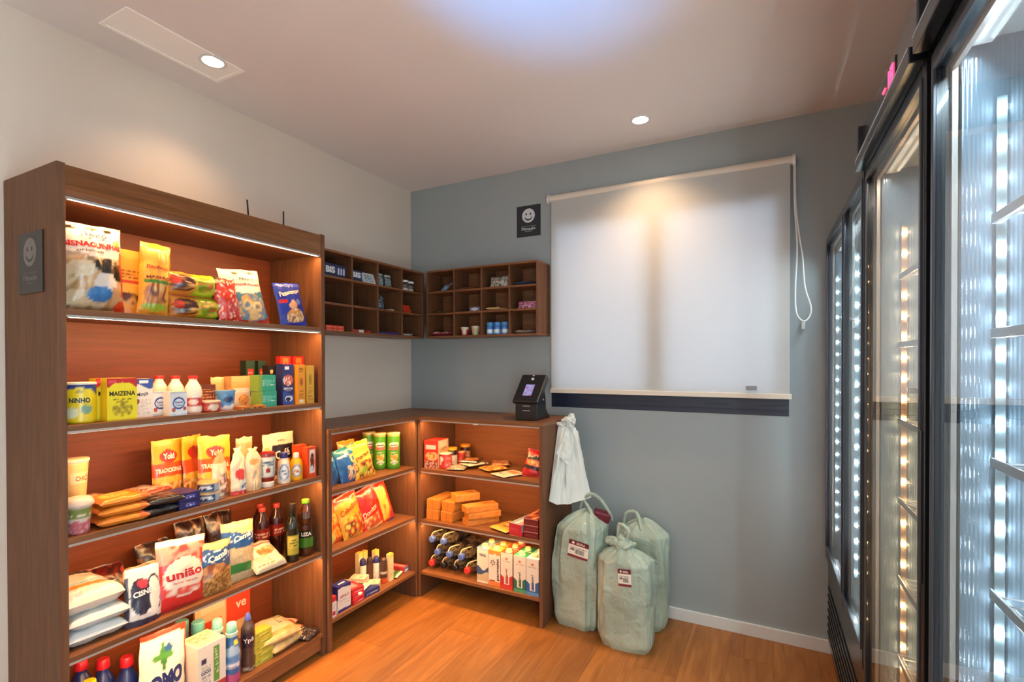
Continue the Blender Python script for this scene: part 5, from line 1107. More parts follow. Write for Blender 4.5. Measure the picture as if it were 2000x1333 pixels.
# ================================================================ low unit under the terminal
z = RZ[0] + .0005
g = 'snacks and spreads on the upper right low shelf'
KB = ('c8241c', ('W', .78, 0, 1, 0, 'd02a20'), ('r', .12, .68, .85, .84, 'e8c8b8'), ('m', .55, .44, .45, .16, 5, 2, 'd8944c', 'e8b070', 'c85a30'), ('n', 0, 0, 1, .26, 7, 3, '4a1814', 'e0a890', '6a201a', 'c87860'))
carton('chocolate_box', 'red chocolate cereal box at the left end of the upper right low shelf', 'box', g, .095, .165, .13, KB, ('d8a878', ('r', .1, .75, .9, .95, 'e8d0b0'), ('t', .15, .1, .85, .7, 8, 'a86a40')), 'c8342c', (.468, -.402, z), 0.12)
def handle_part(r):
    m = MB(); pts = [(-.036 + -.0, .0, .070), (-.056, -.002, .062), (-.062, -.002, .042), (-.056, -.002, .022), (-.036, 0, .014)]
    m.tube(catm(pts, 5), .004, 8); m.build('handle', mat('cream_ceramic', 'e8d8c0', .25), r, smooth=True)
turned('mug', 'red and white printed mug with lid and handle in front of the red box', 'mug', g, can(.037, .085, .001), ('d04a44', ('r', .30, 0, .50, 1, 'c02c28'), ('e', .42, .65, .06, .2, 'ecdccc'), ('e', .40, .45, .04, .2, 'e8c8b0'), ('t', .55, .2, .72, .8, 7, 'e89890')), (.535, -.350, z), .35, bodyname='mug_body', cap=(lid(.039, .085, .007), 'ecdcc4', 'lid'), extra=[handle_part])
JR = [(.030, 0), (.033, .003), (.033, .070), (.029, .086), (.029, .090)]
j0 = turned('spread_jar', 'dark jar with white label and yellow lid behind the mug', 'jar', 'dark jars with yellow lids', JR, ('34180c', ('r', 0, .08, 1, .68, 'e4d4bc'), ('t', .4, .2, .6, .6, 3, 'b89878')), (.512, -.245, z), .3, cap=(lid(.031, .090, .016), 'e8b828', 'lid'), matb=SHINY)
turned('spread_jar', 'dark jar with orange patterned label and amber lid at the back', 'jar', 'dark jars with yellow lids', JR, ('3c1c0e', ('n', 0, .08, 1, .74, 8, 4, 'd8944c', 'a85a2c', 'e8c8a0', '7a3a1c')), (.535, -.130, z + .004), .3, cap=(lid(.031, .090, .018), 'dc9424', 'lid'), matb=SHINY)
turned('sauce_tin', 'small red tin between the two yellow lidded jars', 'tin', g, can(.024, .080), ('b83420', ('W', .92, 0, 1, 0, 'd8a870'), ('t', .4, .2, .6, .7, 4, 'd87858')), (.555, -.205, z), .3, bodyname='tin')
for i, (x, y, zz, a, c, lab) in enumerate([
    (.640, -.405, .018, .3, ('d8c8ac', ('n', 0, 0, 1, 1, 6, 1, 'd8c8ac', '8a6a48', 'e8dcc4', '4a3424')), 'cream and brown sachet at the front edge beside the mug'),
    (.655, -.330, .032, -.4, ('e0d0b0', ('m', .55, .45, .35, .3, 5, 2, 'c87838', '3a2418', 'e0a868'), ('r', 0, .8, 1, .9, '3a2c20')), 'cream sachet with dark stripe, lower of the pile behind the mug'),
    (.670, -.315, .047, .2, ('3a2a20', ('m', .5, .45, .4, .35, 5, 3, 'd09058', 'b06834', 'e8c090'), ('r', 0, 0, 1, .08, 'e8dcc4')), 'dark sachet with pastry picture on top of the pile'),
    (.790, -.340, .022, -.5, ('d89038', ('n', 0, 0, 1, 1, 5, 4, 'dc9a40', 'e8b860', 'b85c28', 'e0a850')), 'golden orange sachet in the middle of the upper right low shelf'),
    (.830, -.200, .022, .5, ('b82c24', ('n', 0, 0, 1, 1, 5, 5, 'b82c24', 'e0b080', '902018')), 'red sachet lying at the back of the upper right low shelf')]):
    pouch('sachet', lab, 'packet', 'sachets lying on the upper right low shelf', .11, .14, .015 if i != 3 else .02, c, c[0], (x, y, z + zz), a, lean=Q9, seed=230 + i, nx=24, nz=24)
pouch('sachet', 'flat cream sachet with orange lettering at the front edge of the upper right low shelf', 'packet', 'sachets lying on the upper right low shelf', .125, .16, .012, ('e8dcc0', ('r', .30, .52, .92, .78, 'e0884c'), ('r', .34, .56, .88, .74, 'e4b088'), ('e', .32, .25, .09, .07, '3a3424'), ('e', .62, .22, .06, .05, '3a3424')), 'e0d4b8', (.930, -.425, z + .014), -.45, (('Polvilho', .6, .65, .5, .10, 'c85a28'),), lean=Q9, seed=238, crumple=.4)
pouch('snack_bag', 'red and black snack bag standing at the right end of the upper right low shelf', 'packet', g, .115, .155, .05, ('b41c20', ('r', 0, .62, 1, .78, '241818'), ('m', .5, .52, .4, .12, 5, 2, 'e0945c', 'c87038', 'e8b880'), ('r', 0, .28, 1, .42, '2a1a1a'), ('w', .10, .02, 5, 0, 'c82c2c'), ('W', .88, 0, 1, 0, 'a01820')), '9c181c', (1.095, -.350, z), .25, lean=.30, roll=.22, seed=239)
z = RZ[1] + .0005
g = 'kraft paper bundles'
KR = ('c87c30', ('r', .47, 0, .50, 1, 'a8662a'), ('w', .10, 0, 1, 0, '8a4f1e'), ('W', .93, 0, 1, 0, 'dc9a50'))
def kraft(lab, x, y, zz, rz, w_, h_, d_, mark=False, seed=1):
    top = ('cc8438', ('r', .35, .6, .6, .75, '8a4420')) if mark else ('cc8438', ('r', .3, 0, .32, 1, 'c07c38'))
    return carton('biscuit_packet', lab, 'biscuits', 'orange wrapped biscuit packets in stacks', w_, h_, d_, KR, ('bc7630', ('n', 0, 0, 1, 1, 4, seed, 'bc7630', 'c8823a', 'b06c2c'), ('w', .10, 0, 1, 0, '8a4f1e'), ('W', .93, 0, 1, 0, 'dc9a50')), top, (x, y, z + zz), rz, nx=16, nz=10, mat_=FILM)
kraft('square orange wrapped packet, lower left at the front', .478, -.405, 0, .0, .085, .060, .20, seed=1)
kraft('square orange wrapped packet, upper left at the front', .478, -.402, .0605, .0, .085, .060, .20, seed=2)
kraft('orange wrapped packet, lower one in the second column', .575, -.400, 0, -.08, .085, .058, .20, seed=3)
kraft('orange wrapped packet, upper one in the second column', .578, -.392, .0585, -.10, .085, .058, .20, seed=4)
kraft('orange wrapped packet resting on top of the second column', .600, -.360, .117, -.62, .085, .042, .15, True, seed=5)
kraft('slim orange wrapped packet, bottom of the right stack', .705, -.400, 0, -.60, .075, .036, .20, True, seed=6)
kraft('slim orange wrapped packet, middle of the right stack', .712, -.396, .0365, -.66, .075, .036, .20, seed=7)
kraft('slim orange wrapped packet with brown mark, top of the right stack', .700, -.402, .073, -.62, .078, .038, .20, True, seed=8)
pouch('candy_packet', 'yellow packet with dark lettering lying at the front of the middle right shelf', 'packet', 'yellow flat packets', .14, .16, .02, ('e0a03c', ('n', .1, .3, .9, .7, 5, 3, 'e0a03c', 'e8b85c', '6a3418', 'dc9438'), ('w', .18, 0, 1, 0, 'ecb04c')), 'd8983c', (.925, -.415, z + .022), -.35, lean=Q9, seed=245)
pouch('candy_packet', 'yellow and cream packet with black bar lying against the blue red box', 'packet', 'yellow flat packets', .09, .13, .03, ('e8cca0', ('r', 0, .15, 1, .4, '2a2024'), ('r', 0, .45, 1, .6, 'd8784c'), ('t', .1, .65, .9, .9, 3, 'a88860')), 'e0bc88', (.985, -.330, z + .034), -.3, lean=Q9, seed=246)
BR = ('c02434', ('t', .1, .3, .9, .7, 2, 'c84a54'))
carton('chocolate_box', 'blue grey topped box with crimson side on the middle right shelf', 'box', g, .085, .062, .20, BR, ('a8b0b8', ('r', 0, 0, 1, .4, 'c02434')), ('8a9aa4', ('r', .3, .1, .6, .9, 'c8d0d4'), ('r', .7, .1, .9, .6, 'd88a88')), (1.040, -.420, z), -.15, nx=16, nz=14)
for i in range(3):
    carton('chocolate_bar_box', ('dark red box at the right end, bottom of the stack of three', 'dark red box at the right end, middle of the stack of three', 'dark red box with orange top, uppermost of the stack of three')[i], 'box', 'stacked dark red boxes', .085, .034, .22, ('6a1418', ('r', 0, .88, 1, 1, 'c87868'), ('t', .1, .3, .9, .6, 1, '8a3030')), '5a1014', ('c8683c', ('n', 0, 0, 1, 1, 6, 3, 'c8683c', '6a2018', 'e0a070')), (1.134, -.422, z + .0345 * i), 0, nx=14, nz=12)
z = RZ[2] + .0005
# bottles of soft drink lying on their sides, caps to the front
lay = [(.036, 0), (.040, .010), (.040, .10), (.037, .13), (.040, .16), (.036, .200), (.017, .245), (.0155, .255)]
DK = printed('smoked_bottle', .10, .8, .0)
def lying(lab, x, zz, capc, capr=.0185):
    # neck toward the viewer: local z axis turned to -y
    o = turned('water_bottle', lab, 'bottle', 'bottles lying on their sides', lay, ('40342a', ('n', 0, 0, 1, 1, 9, 3, '3a3028', '6a5a44', '2a2420', '8a7450'), ('r', 0, .35, 1, .62, '282226')), (x, -.115, z + zz), 0, cap=([(capr, .250), (capr + .001, .252), (capr + .001, .272), (capr - .004, .277)], capc), matb=DK, seg=28, extra=[lambda r: carry(r)])
    o.rotation_euler = (R(90), 0, 0)
    return o
def carry(r):
    m = MB(); m.tube(catm([(-.010, .012, .262), (-.004, .034, .248), (.012, .040, .225), (.020, .038, .19)], 5), .0035, 6)
    m.build('carry_strap', mat('cream_strap', 'dcc49a', .4), r, smooth=True)
rows = [(.041, (.455, .539, .623, .707)), (.112, (.497, .581, .665)), (.183, (.458, .540, .660))]
k = 0
capc = {(0, 0): 'd8342c', (0, 3): 'd8342c', (0, 1): '17151a', (0, 2): '17151a'}
nm = {(0, 0): 'red capped bottle lying at the bottom left of the pile', (0, 3): 'red capped bottle lying at the bottom right of the pile', (0, 1): 'black capped bottle lying in the bottom row, left one', (0, 2): 'black capped bottle lying in the bottom row, right one',
      (1, 0): 'blue capped bottle lying in the middle row, left', (1, 1): 'blue capped bottle lying in the middle row, centre', (1, 2): 'blue capped bottle lying in the middle row, right', (2, 0): 'blue capped bottle lying in the top row at the left panel', (2, 1): 'blue capped bottle lying in the top row, second from the left panel', (2, 2): 'blue capped bottle lying in the top row, pushed back toward the milk'}
for r_, (zz, xs) in enumerate(rows):
    for c_, x in enumerate(xs):
        if (r_, c_) == (2, 2): continue
        lying(nm[(r_, c_)], x, zz, capc.get((r_, c_), '4a64a8'))
# milk cartons
def milk(lab, x, y, main, sidec, topc, text=(), ops=(), capc='e8dc8c', rz=0):
    def capper(r):
        MB().cyl((0, .028, .198), (0, .028, .212), .0155, 24).build('cap', mat('plastic_' + capc, capc, .35), r, smooth=True)
        MB().cyl((0, .028, .1965), (0, .028, .2), .019, 24).build('cap_base', mat('plastic_f0e8d0', 'f0e8d0', .35), r, smooth=True)
    return carton('milk_carton', lab, 'milk', 'milk cartons on the bottom shelf', .074, .197, .074, (main,) + tuple(ops), sidec, topc, (x, y, z), rz, text, nx=30, nz=60, extra=[capper])
W_ = 'e6d8c0'
TXR = lambda s, c: ((s, .5, .30, .26, .09, c, dict(rot=math.pi / 2)),)
def splash(c, c2): return (('w', .34, .05, 5.5, 2.2, c), ('w', .10, .0, 1, 0, c2), ('r', .30, .12, .70, .62, W_), ('t', .38, .15, .62, .55, 1, c), ('e', .5, .84, .12, .035, 'd87a50'), ('t', .15, .76, .85, .79, 1, '8a6a60'))
def vert(s, c, u=.5, v=.35, L=.36, hh=.17):   # lettering running upward
    # surface is .074 x .197: rotate in metric space
    return lambda r: lettering(r, s, lambda a, b: (a, -.0009, b), (u - .5) * .074, v * .197, L * .197, hh * .074, c, rot=math.pi / 2, bold=.03)
def milk2(lab, x, y, main, sidec, topc, ops, extra, capc='e8dc8c'):
    def capper(r):
        MB().cyl((0, .028, .1995), (0, .028, .212), .0155, 24).build('cap', mat('plastic_' + capc, capc, .35), r, smooth=True)
        MB().cyl((0, .028, .1965), (0, .028, .1995), .019, 24).build('cap_base', mat('plastic_f0e8d0', 'f0e8d0', .35), r, smooth=True)
    return carton('milk_carton', lab, 'milk', 'milk cartons on the bottom shelf', .074, .197, .074, (main,) + tuple(ops), sidec, topc, (x, y, z), 0, (), nx=30, nz=60, extra=[capper] + extra)
def flower(r):
    m = MB()
    for k in range(6):
        a = 2 * math.pi * k / 6 + .3; cx, cz = -.010 + .0115 * math.cos(a), .128 + .0115 * math.sin(a)
        m.add([(cx, -.0009, cz)] + [(cx + .0065 * math.cos(a) * math.cos(t) - .003 * math.sin(a) * math.sin(t), -.0009, cz + .0065 * math.sin(a) * math.cos(t) + .003 * math.cos(a) * math.sin(t)) for t in [2 * math.pi * q / 12 for q in range(12)]], [[0, 1 + q, 1 + (q + 1) % 12] for q in range(12)])
    m.build('flower_emblem', ink('26384e'), r)
blue_ops = (('W', .93, 0, 1, 0, 'b8c4cc'), ('w', .42, .06, 6.2, 1.2, '3a567e'), ('w', .27, .05, 5, 3.5, 'c8b088'), ('w', .06, 0, 1, 0, 'e6d8c0'))
m0 = milk2('milk carton with blue wave and short dark word, leftmost of the front row', .822, -.400, W_, 'd0c8b8', ('5a7688', ('r', .5, 0, 1, 1, '8aa0a8')), blue_ops, [lambda r: lettering(r, 'TIROL', lambda a, b: ((a - .5) * .074, -.0009, b * .197), .5, .80, .62, .07, '2c2c5a', bold=.04)])
m1 = milk2('milk carton with vertical dark lettering and flower emblem, second from the left', .901, -.405, W_, 'e09040', ('e8a83c', ('r', 0, 0, .3, 1, 'e88a34')), (('W', .88, 0, 1, 0, 'e08a3c'), ('r', .45, .80, .6, .9, W_), ('w', .12, .0, 1, 0, 'e0803c'), ('r', .1, .13, .55, .16, '8a3a30')), [vert('parmalat', '201c28', .80, .48, .62, .27), flower])
m2 = milk2('milk carton with red bottom and red top, third from the left', .980, -.409, W_, 'c8302a', ('d84a30', ('r', 0, .6, 1, 1, 'e0603c')), splash('c82c2c', 'd83a34'), [vert('integral', 'a03030')])
m3 = milk2('milk carton with dark green bottom and green top, fourth from the left', 1.062, -.413, W_, '2a6a4a', ('3cb070', ('r', .6, 0, 1, 1, '2a8a50')), splash('1f6a50', '4a9a6c'), [vert('semi', '3a5a48')])
m4 = milk2('milk carton with blue bottom and pale blue top, rightmost of the front row', 1.140, -.417, W_, '2c6498', ('8ac0c8', ('r', .6, 0, 1, 1, 'b0d4d4')), splash('2a5e9a', '5a90b8'), [vert('desnatado', '3a4a68')])
for m_, (x, y), lab in ((m0, (.822, -.322), 'milk carton with blue grey top standing behind the leftmost one'), (m1, (.901, -.327), 'milk carton with orange top standing behind the second one'), (m2, (.980, -.331), 'milk carton with red top standing behind the third one'), (m3, (1.062, -.335), 'milk carton with dark green top standing behind the fourth one'), (m4, (1.140, -.339), 'milk carton with pale blue top standing behind the rightmost one'),
                        (m2, (.980, -.253), 'milk carton with red top, third back in the middle file')):
    dup(m_, (x, y, z), 0, lab)

# ================================================================ things in the pigeonholes
def cell(side, col, row):
    zf = [CZ0 + T, CS[0] + T / 2, CS[1] + T / 2][row] + .0005
    if side == 'L': a = [-.985, -.777, -.574, -.357, -.14]
    else: a = [.270, .482, .684, .878, 1.066]
    return (a[col] + a[col + 1]) / 2, zf
gc = 'sweets in the pigeonhole cabinets'
def L_(col, row, off=0, x=.19): c, zf = cell('L', col, row); return (x, c + off, zf)
def R_(col, row, off=0, y=-.15): c, zf = cell('R', col, row); return (c + off, y, zf)
BX = ('22284c', ('r', 0, 0, 1, .14, '181c38'), ('r', .55, .25, .95, .80, '30386a'))
carton('wafer_box', 'dark blue wafer box with white letters in the top left pigeonhole by the tall unit', 'sweets', gc, .150, .070, .05, BX, '1c2040', '2a3058', L_(0, 2, .01), Q9, (('BIS', .26, .55, .42, .5, 'e4e8ec', dict(bold=.05)), ('III', .76, .5, .32, .5, 'd0d4dc')))
carton('wafer_box', 'dark blue wafer box with white letters in the second pigeonhole from the tall unit', 'sweets', gc, .10, .062, .04, BX, '1c2040', '2a3058', L_(1, 2, -.045), Q9, (('BIS', .5, .6, .7, .5, 'e4e8ec', dict(bold=.05)),))
carton('wafer_box', 'white wafer box leaning beside the dark blue one in the second pigeonhole', 'sweets', gc, .095, .062, .012, ('d8dcdc', ('r', .06, .1, .94, .9, 'c0c8cc'), ('t', .12, .2, .88, .8, 4, '4a5668')), 'c8ccd0', 'd8dcdc', L_(1, 2, .045, .21), Q9, lean=.35)
for i in range(2):
    pouch('candy_bag', ('small dark teal sweet bag, left in the third top pigeonhole', 'small dark teal sweet bag, right in the third top pigeonhole')[i], 'sweets', gc, .065, .085, .025, ('24343e', ('r', .1, .8, .9, .95, 'd8dcdc'), ('n', .1, .1, .9, .7, 6, i, '24343e', '9ab0b4', '1c2830')), '202c34', L_(2, 2, -.045 + .07 * i), Q9, lean=.15, seed=250 + i)
jj = turned('cream_pot', 'white pot with white lid in the top pigeonhole nearest the corner, left one', 'pot', 'white lidded pots', [(.026, 0), (.027, .002), (.027, .040), (.024, .044)], ('d0ccc4', ('r', .3, .2, .7, .8, '6a5a54'), ('W', .86, 0, 1, 0, '241c1c')), L_(3, 2, -.06), Q9, bodyname='pot', cap=(lid(.029, .050, .014), 'dcdcd8', 'lid'), extra=[lambda r: MB().cyl((0, 0, .043), (0, 0, .0505), .025, 20).build('collar', mat('dark_collar', '1c1818', .4), r)])
dup(jj, L_(3, 2, .005, .18), Q9, 'white pot with white lid in the top pigeonhole nearest the corner, right one')
pouch('candy_bag', 'blue black crumpled sweet bag in the middle row, third pigeonhole', 'sweets', gc, .07, .10, .03, ('2a3a4c', ('n', 0, 0, 1, 1, 6, 2, '1c2836', '8aa4b8', '2c4058', '141c28')), '1c2836', L_(2, 1, -.045), Q9, lean=.25, roll=.15, seed=254, crumple=1.6)
carton('chocolate_bar', 'small white wrapped bar lying in the middle row, third pigeonhole', 'sweets', gc, .04, .010, .03, 'd8d4cc', 'c8c4bc', 'dcd8d0', L_(2, 1, .045), Q9, nx=6, nz=3)
for i in range(2): carton('chocolate_bar', ('red wrapped bar, lower in the middle row pigeonhole near the corner', 'red wrapped bar, upper in the middle row pigeonhole near the corner')[i], 'sweets', gc, .075, .022, .03, ('c8341c', ('t', .1, .3, .9, .7, 1, 'e8a888')), 'b02c18', 'd04020', tuple(a + b for a, b in zip(L_(3, 1, -.045 - .008 * i, .205), (0, 0, .0225 * i))), Q9 + .1 * i, nx=8, nz=4)
for i in range(2): carton('chocolate_bar', ('red flat bar, lower of two in the bottom left pigeonhole', 'red flat bar, upper of two in the bottom left pigeonhole')[i], 'sweets', gc, .125, .014, .05, ('d83420', ('t', .1, .2, .9, .8, 1, 'e8805c')), 'c02c1c', 'dc3c28', tuple(a + b for a, b in zip(L_(0, 0, -.01, .205), (0, 0, .0145 * i))), Q9, nx=8, nz=4)
carton('chocolate_bar', 'dark red bar with white end in the bottom row, second pigeonhole', 'sweets', gc, .085, .016, .04, ('a82420', ('r', .6, 0, 1, 1, 'dcd4c8')), 'a02020', ('b42c24', ('r', .6, 0, 1, 1, 'dcd4c8')), L_(1, 0, -.045, .205), Q9, nx=10, nz=4)
carton('chocolate_bar', 'small red bar beside the white ended bar in the bottom row', 'sweets', gc, .04, .014, .04, 'c03024', 'b02c20', 'c83428', L_(1, 0, .04, .205), Q9 + .3, nx=6, nz=3)
carton('chocolate_bar', 'long purple bar lying in the bottom row, third pigeonhole', 'sweets', gc, .165, .013, .05, '3a2c78', '30246a', '44348a', L_(2, 0, 0, .205), Q9, nx=6, nz=3)
pouch('candy_bag', 'white and dark sachet lying in the bottom pigeonhole nearest the corner', 'sweets', gc, .09, .06, .018, ('d0d0c8', ('n', 0, 0, 1, 1, 5, 5, 'd8d8d0', '2a2c38', 'c8c8c0')), 'c8c8c0', tuple(a + b for a, b in zip(L_(3, 0, -.035, .205), (0, 0, .019))), Q9, lean=Q9, seed=256)
# right cabinet
pouch('chocolate_bar', 'blue bar leaning in the top left pigeonhole of the grey wall cabinet', 'sweets', gc, .035, .10, .012, ('3a6a8c', ('r', 0, .6, 1, 1, '4a2c30'), ('t', .1, .1, .9, .5, 3, 'a8c0d0')), '30586f', R_(0, 2, -.01), 0, lean=.3, roll=.75, seed=260, crumple=.5)
def strip(name_, lab, col, row, c, n_=1, w_=.09, h_=.015, off=0, seed=261):
    p = R_(col, row, off, -.165)
    return pouch(name_, lab, 'sweets', gc, w_, .06, h_, c, c[0] if isinstance(c, tuple) else c, (p[0], p[1], p[2] + h_ + .002), .1, lean=Q9, seed=seed, nx=18, nz=12, crumple=1.4)
strip('candy_stick', 'thin brown and yellow stick pack in the top row of the grey wall cabinet', 2 - 1, 2, ('8a4a30', ('r', 0, 0, .3, 1, 'c8a878')), off=0, w_=.13, h_=.010)
pouch('candy_bag', 'black and white sweet bag, top row third pigeonhole of the grey wall cabinet', 'sweets', gc, .135, .075, .045, ('d8d4c8', ('n', 0, 0, 1, 1, 9, 3, '1c1c24', 'dcd8c8', '14141c', 'c8c0a0')), '2a2a30', tuple(a + b for a, b in zip(R_(2, 2, .01, -.165), (0, 0, .0))), 0, lean=.25, seed=263, crumple=1.6)
strip('chocolate_bar', 'blue and black bars lying in the top right pigeonhole', 3, 2, ('22405c', ('r', .55, 0, 1, 1, '201c28')), w_=.15, h_=.018, seed=264)
strip('chocolate_bar', 'thin olive wrapper in the middle left pigeonhole of the grey wall cabinet', 0, 1, ('5a4a30', ('r', 0, 0, .2, 1, 'c8b890')), w_=.10, h_=.010, off=.02, seed=265)
carton('gum_packet', 'small grey purple gum box in the middle row of the grey wall cabinet', 'sweets', gc, .075, .026, .03, ('6a6880', ('e', .5, .5, .35, .35, 'c8c4d0')), '5a5870', '7a7890', R_(1, 1, .045, -.165), 0, nx=12, nz=6)
strip('candy_stick', 'beige stick packs lying in the middle row, third pigeonhole', 2, 1, ('d8b880', ('r', .65, 0, 1, 1, '5a3424'), ('t', .05, .1, .6, .9, 2, 'a87a4a')), w_=.15, h_=.016, seed=266)
pouch('candy_bag', 'glossy magenta sweet bag in the middle right pigeonhole', 'sweets', gc, .125, .05, .03, ('b02868', ('n', 0, 0, 1, 1, 8, 3, 'c03078', '6a1840', 'e8b0c8', '9a2058')), '8a2050', R_(3, 1, .01, -.165), 0, lean=.3, seed=267, crumple=1.8)
strip('chocolate_bar', 'crumpled dark red wrapper in the bottom left pigeonhole of the grey wall cabinet', 0, 0, ('7a2430', ('n', 0, 0, 1, 1, 6, 2, '7a2430', 'a84a50', '5a1820', 'c8a8a0')), w_=.16, h_=.026, seed=268)
cups = turned('dessert_cup', 'small red and white dessert cup in the bottom row, left of the pair', 'pot', 'small dessert cups', [(.020, 0), (.021, .002), (.027, .048), (.028, .052), (.027, .053)], ('c8342c', ('r', .45, .1, .62, 1, 'd8d8c8'), ('W', .78, 0, 1, 0, 'd8cbb0')), R_(1, 0, -.045, -.135), .2, bodyname='cup', seg=24)
turned('dessert_cup', 'small cream and orange dessert cup in the bottom row, right of the pair', 'pot', 'small dessert cups', [(.020, 0), (.021, .002), (.027, .052), (.028, .056), (.027, .057)], ('c8c0a4', ('n', 0, .1, 1, .7, 8, 3, 'd8a060', 'b8b890', 'c87840'), ('W', .82, 0, 1, 0, 'd8ccb0')), R_(1, 0, .035, -.135), .2, bodyname='cup', seg=24)
bb_ = turned('gum_bottle', 'small blue gum bottle, leftmost of three in the bottom row', 'bottle', 'small blue gum bottles', [(.022, 0), (.023, .002), (.023, .048), (.019, .054)], ('3a78c0', ('r', 0, .15, 1, .62, '90b4d8'), ('r', .4, .2, .62, .55, 'e0ecf4')), R_(2, 0, -.055, -.14), .3, cap=([(.0215, .054), (.022, .055), (.022, .074), (.020, .076)], '4a8cc8'), seg=24)
dup(bb_, R_(2, 0, -.004, -.14), .1, 'small blue gum bottle, middle of three in the bottom row')
dup(bb_, R_(2, 0, .048, -.14), .5, 'small blue gum bottle, rightmost of three in the bottom row')
strip('chocolate_bar', 'grey flat wrapper lying in the bottom right pigeonhole', 3, 0, ('8a8078', ('n', 0, 0, 1, 1, 6, 2, '9a948c', '5a4a48', 'b8b0a8')), w_=.13, h_=.018, seed=270)

# ================================================================ bunch of folded shopping bags hanging on the side panel
PB = bpy.data.materials.new('white_bag_film'); PB.use_nodes = True
_t = PB.node_tree; _b = _t.nodes['Principled BSDF']; _b.inputs['Base Color'].default_value = (.66, .69, .64, 1); _b.inputs['Roughness'].default_value = .45
_n = N(_t, 'ShaderNodeTexNoise'); _n.inputs['Scale'].default_value = 22; _n.inputs['Detail'].default_value = 4; _c = N(_t, 'ShaderNodeTexCoord'); _p = N(_t, 'ShaderNodeBump'); _p.inputs['Strength'].default_value = .5; _p.inputs['Distance'].default_value = .006
_t.links.new(_c.outputs['Object'], _n.inputs[0]); _t.links.new(_n.outputs['Fac'], _p.inputs['Height']); _t.links.new(_p.outputs['Normal'], _b.inputs['Normal'])
hb = empty('shopping_bag_bunch', (1.262, -.215, 1.035), 0, 'bunch of folded white shopping bags knotted on a hook beside the worktop', 'plastic bags')
def sheet(name_, top, quad, thick, seed, fold=.012):
    """folded sheet: quad = four corner points (tl, tr, br, bl) in the bunch's frame"""
    tl, tr, br, bl = [Vector(p) for p in quad]; nx_, nz_ = 16, 26
    m = MB(); n_ = (tr - tl).cross(bl - tl).normalized()
    for s_ in (0, 1):
        pass
    g_ = []
    for s_ in (-.5, .5):
        for j in range(nz_ + 1):
            v = j / nz_
            for i in range(nx_ + 1):
                u = i / nx_
                p = tl.lerp(tr, u).lerp(bl.lerp(br, u), v)
                w_ = math.sin(u * 9 + seed + v * 1.5) * fold * (1 - .5 * v) * min(1, v * 3 + .2) + noise.noise(Vector((u * 4, v * 5, seed))) * .008
                p = p + n_ * (w_ + s_ * thick * math.sin(math.pi * min(max(u, .04), .96)) ** .4)
                g_.append(p)
    W = nx_ + 1; K = W * (nz_ + 1); fs = []
    for j in range(nz_):
        for i in range(nx_):
            a = j * W + i; fs.append([a, a + 1, a + W + 1, a + W]); b = a + K; fs.append([b, b + W, b + W + 1, b + 1])
    for j in range(nz_):
        a = j * W; fs.append([a, a + W, a + W + K, a + K]); a = j * W + nx_; fs.append([a, a + K, a + W + K, a + W])
    for i in range(nx_):
        a = i; fs.append([a, a + K, a + 1 + K, a + 1]); a = nz_ * W + i; fs.append([a, a + 1, a + 1 + K, a + K])
    m.add(g_, fs); return m.build(name_, PB, hb, smooth=True)
sheet('folded_bag', 0, [(-.045, -.030, .005), (.020, .0, .005), (-.010, -.115, -.405), (-.042, -.165, -.375)], .016, 1)
sheet('folded_bag', 0, [(-.030, -.015, .0), (.030, .015, .0), (.045, -.060, -.405), (-.012, -.120, -.400)], .016, 2)
sheet('folded_bag', 0, [(-.015, -.020, .0), (.040, .02, .0), (.135, .010, -.375), (.025, -.080, -.405)], .018, 3)
sheet('folded_bag', 0, [(.02, .0, .0), (.050, .03, -.02), (.085, .035, -.19), (.055, .02, -.185)], .014, 4)
sheet('folded_corner', 0, [(.004, -.035, -.010), (.045, -.028, -.095), (.028, -.058, -.200), (-.035, -.085, -.135)], .010, 5, .004)
def lumps(name_, m_, par, L, amp=.35, fr=60):
    m = MB()
    for c_, r_, sc_ in L:
        k0 = len(m.v); m.sphere((0, 0, 0), 1, 28, 20)
        for q in range(k0, len(m.v)):
            v = Vector(m.v[q]); d = Vector((v.x * r_ * sc_[0], v.y * r_ * sc_[1], v.z * r_ * sc_[2]))
            n_ = abs(noise.noise((d + Vector(c_)) * fr)) * 2 - .35 + noise.noise((d + Vector(c_)) * fr * .5) * .8
            d *= 1 + amp * n_; m.v[q] = tuple(d + Vector(c_))
    return m.build(name_, m_, par, smooth=False)
lumps('knot', PB, hb, [((0, -.005, .038), .024, (1.1, 1, 1)), ((.018, .006, .058), .018, (1, 1, 1.2)), ((-.026, -.016, .018), .018, (1.4, 1, .7)), ((.012, .004, .006), .022, (1, 1, 1.1)), ((.030, .01, .030), .014, (1, 1, 1.3))])
hk = MB().tube(catm([(1.2065, -.21, 1.045), (1.225, -.21, 1.045), (1.236, -.21, 1.035), (1.238, -.21, 1.050)], 5), .004, 8).build('bag_hook', BLACK_METAL, None, smooth=True)
tag(hk, 'small dark hook on the outer side panel carrying the shopping bags', 'hook')
MB().box(1.207, -.235, 1.02, 1.2095, -.185, 1.07).build('hook_plate', BLACK_METAL, hk, .001)

